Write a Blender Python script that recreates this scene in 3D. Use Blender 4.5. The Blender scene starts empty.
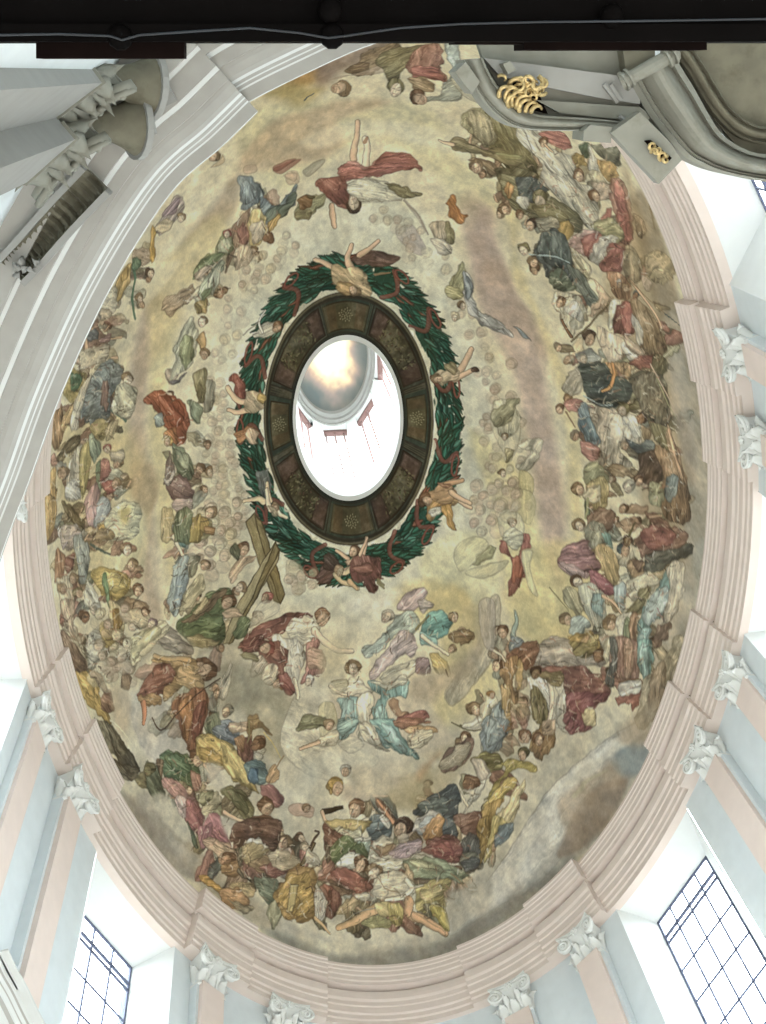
import bpy, bmesh, math, random
import numpy as np
from mathutils import Vector, Matrix
random.seed(7)
PI = math.pi
SC = bpy.context.scene
COL = SC.collection
# ------------------------------------------------------------------ camera and plan of the church
# world frame: Z up, origin under the middle of the oval dome, X its short axis, Y its long axis;
# heights are metres above the camera
FPX, ZX, ZY = 1186.377, 251.396, 72.328
H = 22.0
CX, CY, A, B, TH = 0.12249023*H, 0.40993118*H, 0.30250764*H, 0.46896519*H, -0.0549672
Z1, RO = 1.45351969*H, 0.223032
HD = (Z1-H)/math.sqrt(1-RO**2)
_u = np.array([ZX-383, -(ZY-512), -FPX]); _u /= np.linalg.norm(_u)
_d = np.array([0, -1., 0]); _y = _d-_u*(_d@_u); _y /= np.linalg.norm(_y); _x = np.cross(_y, _u)
_c, _s = math.cos(TH), math.sin(TH)
ROT = np.stack([_x*_c+_y*_s, -_x*_s+_y*_c, _u])
CAM = np.array([-(CX*_c+CY*_s), -(-CX*_s+CY*_c), 0.0])

def ray(p):
    p = np.atleast_2d(np.asarray(p, float))
    return np.stack([p[:, 0]-383, -(p[:, 1]-512), -FPX*np.ones(len(p))], 1)@ROT.T
def at(x, y, z):
    """point of the horizontal plane at height z seen at x, y"""
    v = ray((x, y))[0]
    return Vector(CAM+v*((z-CAM[2])/v[2]))

# ------------------------------------------------------------------ helpers
def srgb(c):
    c = np.asarray(c, float)/255.0
    return np.where(c <= 0.04045, c/12.92, ((c+0.055)/1.055)**2.4)
def mat(name, rgb, rough=0.8, var=0.06, scale=3.0, metal=0.0, bump=0.0, spec=0.3, stain=None, stain_amt=0.0, stain_scale=2.0):
    m = bpy.data.materials.new(name); m.use_nodes = True
    nt = m.node_tree; bs = nt.nodes['Principled BSDF']
    bs.inputs['Roughness'].default_value = rough; bs.inputs['Metallic'].default_value = metal; bs.inputs['Specular IOR Level'].default_value = spec
    tc = nt.nodes.new('ShaderNodeTexCoord')
    nz = nt.nodes.new('ShaderNodeTexNoise'); nz.inputs['Scale'].default_value = scale
    nz.inputs['Detail'].default_value = 6
    nt.links.new(tc.outputs['Object'], nz.inputs['Vector'])
    rp = nt.nodes.new('ShaderNodeValToRGB')
    c = srgb(rgb)
    rp.color_ramp.elements[0].position = 0.3; rp.color_ramp.elements[1].position = 0.7
    rp.color_ramp.elements[0].color = tuple(c*(1-var))+(1,)
    rp.color_ramp.elements[1].color = tuple(np.minimum(c*(1+var), 1))+(1,)
    nt.links.new(nz.outputs['Fac'], rp.inputs['Fac'])
    out = rp.outputs['Color']
    if stain is not None:
        n2 = nt.nodes.new('ShaderNodeTexNoise'); n2.inputs['Scale'].default_value = stain_scale
        n2.inputs['Detail'].default_value = 8; n2.inputs['Roughness'].default_value = 0.65
        nt.links.new(tc.outputs['Object'], n2.inputs['Vector'])
        r2 = nt.nodes.new('ShaderNodeValToRGB')
        r2.color_ramp.elements[0].position = 0.52; r2.color_ramp.elements[1].position = 0.75
        r2.color_ramp.elements[0].color = (0, 0, 0, 1); r2.color_ramp.elements[1].color = (stain_amt,)*3+(1,)
        nt.links.new(n2.outputs['Fac'], r2.inputs['Fac'])
        mx = nt.nodes.new('ShaderNodeMix'); mx.data_type = 'RGBA'
        nt.links.new(r2.outputs['Color'], mx.inputs['Factor'])
        nt.links.new(out, mx.inputs['A']); mx.inputs['B'].default_value = tuple(srgb(stain))+(1,)
        out = mx.outputs['Result']
    nt.links.new(out, bs.inputs['Base Color'])
    if bump:
        bp = nt.nodes.new('ShaderNodeBump'); bp.inputs['Strength'].default_value = bump
        bp.inputs['Distance'].default_value = 0.02
        nt.links.new(nz.outputs['Fac'], bp.inputs['Height']); nt.links.new(bp.outputs['Normal'], bs.inputs['Normal'])
    return m
def emit_free_glass(name):
    m = bpy.data.materials.new(name); m.use_nodes = True
    nt = m.node_tree; nt.nodes.remove(nt.nodes['Principled BSDF'])
    tr = nt.nodes.new('ShaderNodeBsdfTransparent'); tr.inputs['Color'].default_value = (0.95, 0.97, 0.98, 1)
    gl = nt.nodes.new('ShaderNodeBsdfGlossy'); gl.inputs['Roughness'].default_value = 0.05
    mx = nt.nodes.new('ShaderNodeMixShader'); mx.inputs['Fac'].default_value = 0.06
    nt.links.new(tr.outputs[0], mx.inputs[1]); nt.links.new(gl.outputs[0], mx.inputs[2])
    nt.links.new(mx.outputs[0], nt.nodes['Material Output'].inputs['Surface'])
    return m

def mesh(name, verts, faces, m, parent=None, smooth=False, auto=None):
    me = bpy.data.meshes.new(name)
    me.from_pydata([tuple(v) for v in verts], [], faces); me.update()
    if smooth: me.polygons.foreach_set('use_smooth', [True]*len(me.polygons))
    o = bpy.data.objects.new(name, me); COL.objects.link(o)
    if m is not None: me.materials.append(m)
    if parent is not None:
        o.parent = parent; o.matrix_parent_inverse = parent.matrix_basis.inverted()
    return o
class MB:
    """collects shapes of one mesh object"""
    def __init__(s): s.v = []; s.f = []
    def add(s, v, f):
        n = len(s.v); s.v += [tuple(x) for x in v]; s.f += [tuple(i+n for i in q) for q in f]
    def hull(s, bottom, top):
        """prism between two rings of equal count"""
        n = len(bottom); v = list(bottom)+list(top)
        f = [tuple(range(n))[::-1], tuple(range(n, 2*n))]
        f += [(i, (i+1) % n, n+(i+1) % n, n+i) for i in range(n)]
        s.add(v, f)
    def box(s, c, ax, ay, az, sx, sy, sz):
        c = Vector(c); ax = Vector(ax)*sx/2; ay = Vector(ay)*sy/2; az = Vector(az)*sz/2
        s.hull([c-ax-ay-az, c+ax-ay-az, c+ax+ay-az, c-ax+ay-az], [c-ax-ay+az, c+ax-ay+az, c+ax+ay+az, c-ax+ay+az])
    def tube(s, pts, rad, n=8, caps=True, flat=None):
        pts = [Vector(p) for p in pts]; k = len(pts)
        rad = rad if hasattr(rad, '__len__') else [rad]*k
        rings = []; prev = None
        for i, p in enumerate(pts):
            t = (pts[min(i+1, k-1)]-pts[max(i-1, 0)]).normalized()
            if prev is None:
                a = t.orthogonal().normalized()
            else:
                a = (prev-t*prev.dot(t))
                a = a.normalized() if a.length > 1e-6 else t.orthogonal().normalized()
            prev = a; b = t.cross(a)
            rings.append([p+(a*math.cos(2*PI*j/n)+b*math.sin(2*PI*j/n))*rad[i] for j in range(n)])
        v = [x for r in rings for x in r]
        f = [(i*n+j, i*n+(j+1) % n, (i+1)*n+(j+1) % n, (i+1)*n+j) for i in range(k-1) for j in range(n)]
        if caps: f += [tuple(range(n))[::-1], tuple(range((k-1)*n, k*n))]
        s.add(v, f)
    def loft(s, rings, closed=True, caps=True):
        n = len(rings[0]); k = len(rings); v = [x for r in rings for x in r]
        m = n if closed else n-1
        f = [(i*n+j, i*n+(j+1) % n, (i+1)*n+(j+1) % n, (i+1)*n+j) for i in range(k-1) for j in range(m)]
        if caps and closed: f += [tuple(range(n))[::-1], tuple(range((k-1)*n, k*n))]
        s.add(v, f)
    def ball(s, c, rx, ry=None, rz=None, nu=12, nv=8):
        ry = ry or rx; rz = rz or rx; c = Vector(c)
        v = []; f = []
        for i in range(nv+1):
            th = PI*i/nv
            for j in range(nu):
                ph = 2*PI*j/nu
                v.append(c+Vector((rx*math.sin(th)*math.cos(ph), ry*math.sin(th)*math.sin(ph), rz*math.cos(th))))
        for i in range(nv):
            for j in range(nu): f.append((i*nu+j, i*nu+(j+1) % nu, (i+1)*nu+(j+1) % nu, (i+1)*nu+j))
        s.add(v, f)
    def build(s, name, m, parent=None, smooth=False, mtx=None):
        v = s.v if mtx is None else [mtx@Vector(p) for p in s.v]
        o = mesh(name, v, s.f, m, parent, smooth)
        bm = bmesh.new(); bm.from_mesh(o.data)
        bmesh.ops.recalc_face_normals(bm, faces=bm.faces); bm.to_mesh(o.data); bm.free()
        return o
def empty(name, loc=(0, 0, 0), rot=None):
    o = bpy.data.objects.new(name, None); COL.objects.link(o); o.empty_display_size = 0.3
    o.location = loc
    if rot is not None: o.matrix_basis = Matrix.Translation(loc)@rot.to_4x4()
    return o
def tag(o, label=None, cat=None, group=None, kind=None):
    if label: o['label'] = label
    if cat: o['category'] = cat
    if group: o['group'] = group
    if kind: o['kind'] = kind
    return o
def struct(o): o['kind'] = 'structure'; return o

# ------------------------------------------------------------------ materials
M = {}
M['ring'] = mat('pink_white_stucco', (221, 208, 199), var=0.03)
M['wall'] = mat('pale_blue_plaster', (218, 226, 229), var=0.03)
M['white'] = mat('white_plaster', (224, 228, 227), var=0.02)
M['pil'] = mat('pale_pink_stucco', (226, 211, 202), var=0.03)
M['cap'] = mat('white_stucco', (230, 232, 229), var=0.02)
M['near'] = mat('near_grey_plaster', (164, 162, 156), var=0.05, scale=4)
M['fillet'] = mat('white_lit_moulding', (206, 208, 206), var=0.03)  # window light painted on the near cornice fillets; also the white of the ledge
M['stone'] = mat('grey_stone', (134, 134, 124), var=0.10, scale=5, stain=(120, 116, 100), stain_amt=0.35, stain_scale=3, bump=0.1)
M['stone_light'] = mat('light_grey_stone', (150, 150, 146), var=0.05, scale=4)
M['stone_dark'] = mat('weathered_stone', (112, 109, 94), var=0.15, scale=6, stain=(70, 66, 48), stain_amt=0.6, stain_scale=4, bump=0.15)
M['marble'] = mat('veined_grey_marble', (136, 136, 126), rough=0.55, var=0.09, scale=5, stain=(88, 84, 66), stain_amt=0.55, stain_scale=5)
M['gold'] = mat('gilding', (190, 168, 120), rough=0.3, metal=0.5, var=0.45, scale=30)
M['wood'] = mat('black_timber', (4, 3, 3), spec=0.04, rough=0.7, var=0.4, scale=8)
M['wood_brown'] = mat('dark_brown_timber', (14, 8, 7), spec=0.04, rough=0.8, var=0.3, scale=12)
M['lead'] = mat('dark_window_lead', (96, 104, 128), rough=0.6)
M['cable'] = mat('blue_grey_cable', (26, 32, 38), rough=0.3, var=0.3)
M['glass'] = emit_free_glass('window_glass')
M['reddish'] = mat('pinkish_brown_stucco', (122, 96, 92), var=0.06)

# ------------------------------------------------------------------ the oval
def nrm(ph):
    n = Vector((math.cos(ph)/A, math.sin(ph)/B, 0)); return n.normalized()
def E(deg, off, z):
    ph = math.radians(deg); n = nrm(ph)
    return Vector((A*math.cos(ph)+n.x*off, B*math.sin(ph)+n.y*off, z))
SLOTS = []      # (from, to, inward shift) of the breaks in the entablature, one per pilaster
for lo, hi, sh in ((9.3, 19.1, .10), (19.1, 28.7, .20), (49.8, 61.6, .20), (61.6, 76.7, .10)):
    for q in range(4):
        a, b = (lo, hi) if q == 0 else (180-hi, 180-lo) if q == 1 else (180+lo, 180+hi) if q == 2 else (360-hi, 360-lo)
        SLOTS.append((a, b, sh))
SLOTS.sort()
def sweep_oval(profile, step=1.5):
    """profile [(off, z)] carried round the oval with the breaks; returns verts, faces"""
    cols = []
    marks = sorted(set([0.0, 360.0]+[a for a, b, s in SLOTS]+[b for a, b, s in SLOTS]))
    for lo, hi in zip(marks, marks[1:]):
        mid = (lo+hi)/2; sh = 0
        for a, b, s in SLOTS:
            if a <= mid <= b: sh = s
        n = max(1, int((hi-lo)/step))
        for i in range(n+1): cols.append((lo+(hi-lo)*i/n, sh))
    v = []; k = len(profile); f = []
    for d, sh in cols:
        for off, z in profile: v.append(E(d, off-(sh if off < 0.39 else 0), z))
    for i in range(len(cols)-1):
        for j in range(k-1): f.append((i*k+j, (i+1)*k+j, (i+1)*k+j+1, i*k+j+1))
    return v, f
PROF = [(0.62, 22.06), (0.02, 22.06), (-0.012, 22.04), (-0.012, 21.97), (0.005, 21.95), (0.01, 21.88), (0.03, 21.86), (0.035, 21.76), (0.055, 21.73), (0.06, 21.62), (0.085, 21.59), (0.09, 21.50),
        (0.27, 21.49), (0.27, 21.37), (0.155, 21.35), (0.165, 21.15), (0.205, 21.10), (0.21, 20.99), (0.235, 20.97), (0.24, 20.80), (0.275, 20.77), (0.28, 20.66), (0.31, 20.63), (0.315, 20.5), (0.50, 20.5)]
v, f = sweep_oval(PROF)
o = struct(mesh('trim_1', v, f, M['ring']))
o['label'] = 'pinkish white oval cornice with stepped mouldings around the painted dome'

# drum wall with openings between the pilaster pairs
OFFW = 0.43
WIN = [(31.0, 48.6), (131.4, 149.0), (211.0, 228.6), (311.4, 329.0)]
BAY = [(-8.2, 8.2), (171.8, 188.2)]
SIDES = {'right': (-49, 49), 'front': (49, 131), 'left': (131, 229), 'back': (229, 311)}
def wall_side(name, d0, d1):
    marks = {d0, d1}
    ops = []
    for a, b in WIN+BAY:
        for k in (-360, 0, 360):
            if a+k >= d0-1 and b+k <= d1+1: ops.append((a+k, b+k)); marks |= {a+k, b+k}
    marks = sorted(marks); mb = MB()
    for lo, hi in zip(marks, marks[1:]):
        n = max(1, int((hi-lo)/2.5)); op = any(a <= (lo+hi)/2 <= b for a, b in ops)
        for i in range(n):
            p, q = lo+(hi-lo)*i/n, lo+(hi-lo)*(i+1)/n
            spans = [(20.5, 22.2), (0.0, 15.2)] if op else [(0.0, 22.2)]
            for z0, z1 in spans:
                if op and z0 > 20: continue
                mb.add([E(p, OFFW, z0), E(q, OFFW, z0), E(q, OFFW, z1), E(p, OFFW, z1),
                        E(p, OFFW+1.4, z0), E(q, OFFW+1.4, z0), E(q, OFFW+1.4, z1), E(p, OFFW+1.4, z1)],
                       [(0, 1, 2, 3), (4, 7, 6, 5), (3, 2, 6, 7), (0, 4, 5, 1)])
    return struct(mb.build('wall_'+name, M['wall']))
WALLS = {k: wall_side(k, *d) for k, d in SIDES.items()}

def line3(p, q, t): return Vector(p)+(Vector(q)-Vector(p))*t
def window(n, a, b, cols, label):
    """splayed white reveal, leaded frame and panes"""
    m_ = ((a+b)/2) % 180; near_side = (a+b)/2 % 360
    lo_, hi_ = (a+5.4, b-1.3) if (a < 90 or 180 < a < 270) else (a+1.3, b-5.4)
    g0, g1 = (lo_, hi_) if b-a > 16 and n < 5 else (a+1, b-1)
    zt, zb, D = 20.42, 15.2, 1.4
    w = empty('window_%d' % n, E((a+b)/2, D, zb)); struct(w); w['label'] = label
    mb = MB()
    na = 10
    P0, P1 = E(g0, D, 0), E(g1, D, 0)
    up = Vector((0, 0, 1))
    T = [E(a+(b-a)*i/na, OFFW-0.02, 20.52) for i in range(na+1)]
    G = [line3(P0, P1, i/na)+up*zt for i in range(na+1)]
    for i in range(na): mb.add([T[i], T[i+1], G[i+1], G[i]], [(0, 1, 2, 3)])
    Bt = [E(a+(b-a)*i/na, OFFW-0.02, zb) for i in range(na+1)]
    Gb = [line3(P0, P1, i/na)+up*(zb+0.25) for i in range(na+1)]
    for i in range(na): mb.add([Bt[i], Bt[i+1], Gb[i+1], Gb[i]], [(0, 3, 2, 1)])
    mb.add([T[0], G[0], Gb[0], Bt[0]], [(0, 1, 2, 3)]); mb.add([T[-1], G[-1], Gb[-1], Bt[-1]], [(0, 3, 2, 1)])
    mb.build('window_reveal', M['white'], w)
    ax = (P1-P0).normalized(); ay = up.cross(ax); L = (P1-P0).length
    fr = MB()
    def bar(u0, z0, u1, z1, wd, th=0.05):
        p = P0+ax*u0+up*z0; q = P0+ax*u1+up*z1; d = (q-p); l = d.length; d.normalize(); s = d.cross(ay)
        fr.box((p+q)/2, d, s, ay, l, wd, th)
    t0, t1 = zb+0.25, zt-0.0
    bar(0, t1-.02, L, t1-.02, .05, .04); bar(0, t0, L, t0, .05); bar(0.02, t0, 0.02, t1, .05, .04); bar(L-.02, t0, L-.02, t1, .05, .04)
    bar(-.08, t1-.50, L+.1, t1-.50, .055, .05); bar(0, t1-.68, L, t1-.68, .05, .04)
    fr.build('window_frame', M['lead'], w)
    for i in range(1, cols):
        fr = MB(); bar(L*i/cols, t0, L*i/cols, t1, .038, .035); fr.build('mullion', M['lead'], w)
    nr = 5
    for i in range(1, nr):
        fr = MB(); z = t1-.66-(t1-.66-t0)*i/nr; bar(0, z, L, z, .034, .03); fr.build('glazing_bar', M['lead'], w)
    gl = MB(); c = (P0+P1)/2
    gl.box(Vector((c.x, c.y, (t0+t1)/2))+ay*0.0, ax, ay, up, L, .012, t1-t0)
    gl.build('glass', M['glass'], w)
    return w
window(1, *WIN[0], 4, 'tall leaded window with white splayed reveal at lower right')
window(2, *WIN[1], 3, 'tall leaded window with white splayed reveal at lower left')
window(3, *WIN[3], 4, 'overexposed window in white reveal at upper right')
window(4, *WIN[2], 4, 'window behind the grey cornice on the left')
for n, (a, b) in zip((5, 6), BAY):
    window(n, a, b, 4, 'bright white window bay at the %s edge' % ('right' if n == 5 else 'left'))

# ------------------------------------------------------------------ composite capital and pilasters
def make_leaf(mb, base, out, side, up, h, w, curl):
    """acanthus leaf: rises along up, bends outwards and curls over"""
    rings = []
    N = 7
    for i in range(N):
        t = i/(N-1)
        c = base+up*(h*(t if t < .8 else .8+.2*math.sin((t-.8)/.2*PI*.5)*.3))+out*(curl*(t**2.2))
        if t > .85: c = c-up*h*.12*((t-.85)/.15)
        ww = w*(0.62+0.5*math.sin(PI*min(t*1.15, 1)))*(1 if t < .8 else 1-(t-.8)*2.6)*(1+.16*(i % 2))
        th = 0.022*h/.3
        rings.append([c-side*ww/2-out*th, c-side*ww*.25+out*th*.3, c+out*th*1.6, c+side*ww*.25+out*th*.3, c+side*ww/2-out*th, c-out*th*1.5])
    mb.loft(rings)
def make_volute(mb, c, ax, ay, depth, r, turns=1.9, sgn=1, start=PI/2):
    """scroll: a spiral band in the plane ax, ay with thickness along depth"""
    pts = []; N = 30
    for i in range(N+1):
        t = i/N; ang = start-sgn*turns*2*PI*t; rr = r*(1-.82*t)
        pts.append(Vector(c)+ax*math.cos(ang)*rr+ay*math.sin(ang)*rr)
    rad = [r*.2*(1-.5*i/N) for i in range(N+1)]
    mb.tube(pts, rad, 6)
    dz = Vector(depth)
    n = 14                                           # drum behind the spiral and its eye
    ring = [Vector(c)+ax*math.cos(2*PI*j/n)*r*.86+ay*math.sin(2*PI*j/n)*r*.86 for j in range(n)]
    mb.hull([p-dz*.7 for p in ring], [p-dz*.02 for p in ring])
    mb.ball(Vector(c)+dz*.12, r*.2, nu=8, nv=6)
def capital(parent, w, h, proj, m, name='capital'):
    """local frame of the parent: x along the wall, -y into the room, z up; z = 0 at the top of the abacus"""
    X, Y, Z = Vector((1, 0, 0)), Vector((0, -1, 0)), Vector((0, 0, 1))
    mb = MB(); rings = []
    N = 9
    for i in range(N):
        t = i/(N-1); k = t**2.4
        hw = w/2*(1.0+.22*k); d = proj*(0.62+.55*k); z = -h+h*.84*t
        rings.append([Vector((-hw, .0, z)), Vector((-hw, -d, z)), Vector((-hw*.4, -d*(1-.03), z)), Vector((hw*.4, -d*(1-.03), z)), Vector((hw, -d, z)), Vector((hw, .0, z))])
    mb.loft(rings)
    # astragal at the neck
    mb.box((0, -proj*.36, -h-.0), X, Y, Z, w*1.10, proj*.82, h*.07)
    bell = mb.build(name, m, parent)
    # abacus with concave sides and cut corners
    ab = MB(); W = w*.68; pts = []
    for i in range(13):
        t = i/12; x = -W+2*W*t; y = -proj*(1.42-.34*(1-(2*t-1)**2)); pts.append((x, y))
    ring = [Vector((-W*.86, 0, 0))]+[Vector((x, y, 0)) for x, y in pts]+[Vector((W*.86, 0, 0))]
    for z0, z1, s in ((-h*.07, 0, 1.0), (-h*.15, -h*.07, .94)):
        ab.hull([Vector((p.x*s, p.y*s, z0)) for p in ring], [Vector((p.x*s, p.y*s, z1)) for p in ring])
    ab.build('abacus', m, bell)
    for sx in (-1, 1):
        vb = MB()
        dirv = Vector((sx*.75, -.66, 0)).normalized()
        c = Vector((sx*w*.53, -proj*1.28, -h*.33))
        make_volute(vb, c, Vector((sx, -.25, 0)).normalized(), Z, Vector((0, -1, 0))*h*.16, h*.215, sgn=sx)
        vb.build('volute', m, bell, smooth=True)
    for k, x in enumerate((-.40, 0, .40)):
        lf = MB(); make_leaf(lf, Vector((x*w, -proj*.62, -h*.99)), Y, X, Z, h*.46, w*.36, h*.20); lf.build('acanthus_leaf', m, bell, smooth=True)
    for k, x in enumerate((-.22, .22)):
        lf = MB(); make_leaf(lf, Vector((x*w, -proj*.60, -h*.85)), Y, X, Z, h*.56, w*.28, h*.26); lf.build('acanthus_leaf', m, bell, smooth=True)
    for sx in (-1, 1):
        lf = MB(); make_leaf(lf, Vector((sx*w*.52, -proj*.3, -h*.95)), Vector((sx, -.3, 0)).normalized(), Y, Z, h*.55, proj*.7, h*.2); lf.build('acanthus_leaf', m, bell, smooth=True)
    rs = MB()
    for j in range(6):
        a = 2*PI*j/6; rs.ball((math.cos(a)*h*.07, -proj*1.22, -h*.16+math.sin(a)*h*.07), h*.05, h*.04, h*.05, 8, 6)
    rs.ball((0, -proj*1.28, -h*.16), h*.045, nu=8, nv=6)
    rs.build('rosette', m, bell, smooth=True)
    return bell
def frame_at(p, inward):
    """matrix with -y pointing along inward"""
    y = -Vector(inward).normalized(); z = Vector((0, 0, 1)); x = y.cross(z)
    return Matrix.Translation(p)@Matrix((x, y, z)).transposed().to_4x4()
def pilaster(deg, w, off, label, zb=14.35):
    p = E(deg, OFFW, 0); n = nrm(math.radians(deg))
    r = bpy.data.objects.new('pilaster', None); COL.objects.link(r); r.empty_display_size = .3
    r.matrix_basis = frame_at(Vector((p.x, p.y, 20.58)), -n)
    tag(r, label, 'pilaster', 'pilasters of the drum')
    d = OFFW-off
    def loc(mb, name, m, par): 
        o = mb.build(name, m, par); return o
    I = r.matrix_basis.copy(); r.matrix_basis = Matrix.Identity(4)
    mb = MB(); h = 20.58-zb
    mb.box((0, -d/2+.05, -h/2-.41), (1, 0, 0), (0, 1, 0), (0, 0, 1), w, d+.1, h-.82)
    loc(mb, 'shaft', M['pil'], r)
    mb = MB(); mb.box((0, -d*.34, -h/2-.35), (1, 0, 0), (0, 1, 0), (0, 0, 1), w*1.24, d*.66, h-.7)
    loc(mb, 'backing_strip', M['wall'], r)
    capital(r, w*1.13, .86, d+.05, M['cap'])
    r.matrix_basis = I
    return r
PW = .60
for deg, off, lb in (
    (55.0, .11, 'pink pilaster with white capital left of the lower right window'),
    (69.6, .21, 'pink pilaster with white capital at bottom right of centre below the cornice'),
    (110.6, .21, 'pink pilaster with white capital at bottom left of centre below the cornice'),
    (125.4, .11, 'pink pilaster with white capital right of the lower left window'),
    (157.6, .11, 'pink pilaster with white capital just above the lower left window'),
    (167.4, .21, 'pink pilaster with white capital highest on the left edge'),
    (23.0, .11, 'pink pilaster with white capital just above the lower right window'),
    (13.0, .21, 'pink pilaster with white capital on the right edge, second above the lower right window'),
    (-14.3, .21, 'pink pilaster with white capital on the right edge, lower of the upper pair'),
    (-24.2, .11, 'pink pilaster with white capital on the right edge, uppermost below the white window'),
    (192.6, .21, 'white capital barely peeping out behind the grey cornice at left')):
    pilaster(deg, PW, off, lb)

# ------------------------------------------------------------------ the painted dome
# pigments are laid in strokes on a flat development of the dome (meridian angle against azimuth)
# and stored as one colour per vertex of the vault
PAL = dict(cr=(216, 209, 178), wh=(221, 218, 200), oc=(216, 200, 158), yl=(210, 196, 136), gy=(172, 165, 146), gp=(180, 163, 142), pk=(200, 174, 146),
           dg=(112, 104, 88), mgy=(146, 138, 118), fl=(204, 170, 134), fd=(158, 116, 82), fp=(214, 194, 164), rd=(142, 76, 62), rr=(168, 92, 82), pr=(188, 122, 112), rs=(198, 154, 144),
           mr=(112, 60, 54), br=(112, 78, 52), db=(72, 52, 40), ora=(184, 126, 66), go=(188, 148, 72), yw=(202, 178, 102), gn=(92, 108, 62), dn=(60, 80, 58), gl=(152, 150, 106),
           ol=(124, 114, 74), wg=(34, 88, 66), wd=(24, 60, 47), wl=(66, 120, 98), tq=(116, 164, 156), tl=(160, 192, 182), bl=(104, 126, 138), lb=(168, 186, 184), nv=(68, 80, 84),
           wt=(222, 218, 202), fr=(60, 54, 40), frr=(92, 54, 44), frg=(112, 104, 54), bk=(34, 26, 22), rb=(112, 58, 46), lv=(176, 160, 158), pp=(150, 120, 124), sg=(176, 178, 146), bw=(140, 112, 78), dol=(86, 78, 48))
CW, CH, UX, VY, U0, V0 = 1220, 1700, 600.0, 840.0, 610.0, 850.0
CAN = np.zeros((CH, CW, 3), np.float32)
_rng = np.random.default_rng(5)
_tab = _rng.random((256, 256)).astype(np.float32)
def vnoise(x, y):
    xi = np.floor(x).astype(int); yi = np.floor(y).astype(int); fx = x-xi; fy = y-yi
    fx = fx*fx*(3-2*fx); fy = fy*fy*(3-2*fy)
    a = _tab[yi & 255, xi & 255]; b = _tab[yi & 255, (xi+1) & 255]; c = _tab[(yi+1) & 255, xi & 255]; d = _tab[(yi+1) & 255, (xi+1) & 255]
    return (a*(1-fx)+b*fx)*(1-fy)+(c*(1-fx)+d*fx)*fy-.5
def fbm(x, y, o=4):
    s = 0; a = 1.0
    for i in range(o): s = s+a*vnoise(x*2**i+17.3*i, y*2**i+9.1*i); a *= .55
    return s
def to_can(P):
    """seen points (n, 2) -> development of the dome"""
    v = ray(P); S_ = np.array([1/A, 1/B, 1/HD]); o = (CAM-np.array([0, 0, H]))*S_; d = v*S_
    a = (d*d).sum(1); b = 2*(d@o); c = o@o-1
    t = (-b+np.sqrt(np.maximum(b*b-4*a*c, 0)))/(2*a)
    q = o+d*t[:, None]
    r = np.hypot(q[:, 0], q[:, 1]); al = np.arctan2(r, q[:, 2]); k = al/(PI/2)/np.maximum(r, 1e-9)
    return np.stack([U0+q[:, 0]*k*UX, V0+q[:, 1]*k*VY], 1)
def ringpt(deg, r):
    al = math.asin(min(1, r))/(PI/2); t = math.radians(deg)
    return (U0+al*math.cos(t)*UX, V0+al*math.sin(t)*VY)
def spline(P, n=6, closed=True):
    P = np.asarray(P, float); m = len(P)
    if m < 3: return P
    if closed: Q = np.concatenate([P[-1:], P, P[:2]])
    else: Q = np.concatenate([2*P[:1]-P[1:2], P, 2*P[-1:]-P[-2:-1]])
    out = []
    k = m if closed else m-1
    for i in range(k):
        p0, p1, p2, p3 = Q[i], Q[i+1], Q[i+2], Q[i+3]
        for t in np.arange(n)/n:
            out.append(.5*(2*p1+(p2-p0)*t+(2*p0-5*p1+4*p2-p3)*t*t+(3*p1-p0-3*p2+p3)*t**3))
    if not closed: out.append(P[-1])
    return np.array(out)
def _grid(P, pad):
    x0 = max(0, int(P[:, 0].min()-pad)); x1 = min(CW, int(P[:, 0].max()+pad)+2)
    y0 = max(0, int(P[:, 1].min()-pad)); y1 = min(CH, int(P[:, 1].max()+pad)+2)
    if x1 <= x0 or y1 <= y0: return None
    gx, gy = np.meshgrid(np.arange(x0, x1, dtype=np.float32), np.arange(y0, y1, dtype=np.float32))
    return x0, x1, y0, y1, gx, gy
def seg_dist(gx, gy, P, closed):
    n = len(P); D = np.full(gx.shape, 1e9, np.float32); T = np.zeros(gx.shape, np.float32); S = np.zeros(gx.shape, np.float32)
    ins = np.zeros(gx.shape, bool)
    for i in range(n if closed else n-1):
        a, b = P[i], P[(i+1) % n]; dx, dy = b-a; L2 = dx*dx+dy*dy+1e-9
        t = np.clip(((gx-a[0])*dx+(gy-a[1])*dy)/L2, 0, 1)
        ex = gx-a[0]-t*dx; ey = gy-a[1]-t*dy
        d = ex*ex+ey*ey; m = d < D; D = np.where(m, d, D)
        if not closed:
            T = np.where(m, (i+t)/(n-1), T); S = np.where(m, ex*dy-ey*dx, S)
        else:
            if abs(dy) > 1e-9:
                c = ((a[1] > gy) != (b[1] > gy)) & (gx < dx*(gy-a[1])/dy+a[0]); ins ^= c
    return np.sqrt(D), T, np.sign(S), ins
MSK = np.zeros((CH, CW), np.float32)
def blend(bx, col, al):
    x0, x1, y0, y1 = bx; C_ = CAN[y0:y1, x0:x1]; C_ += (col-C_)*al[..., None]
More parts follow.
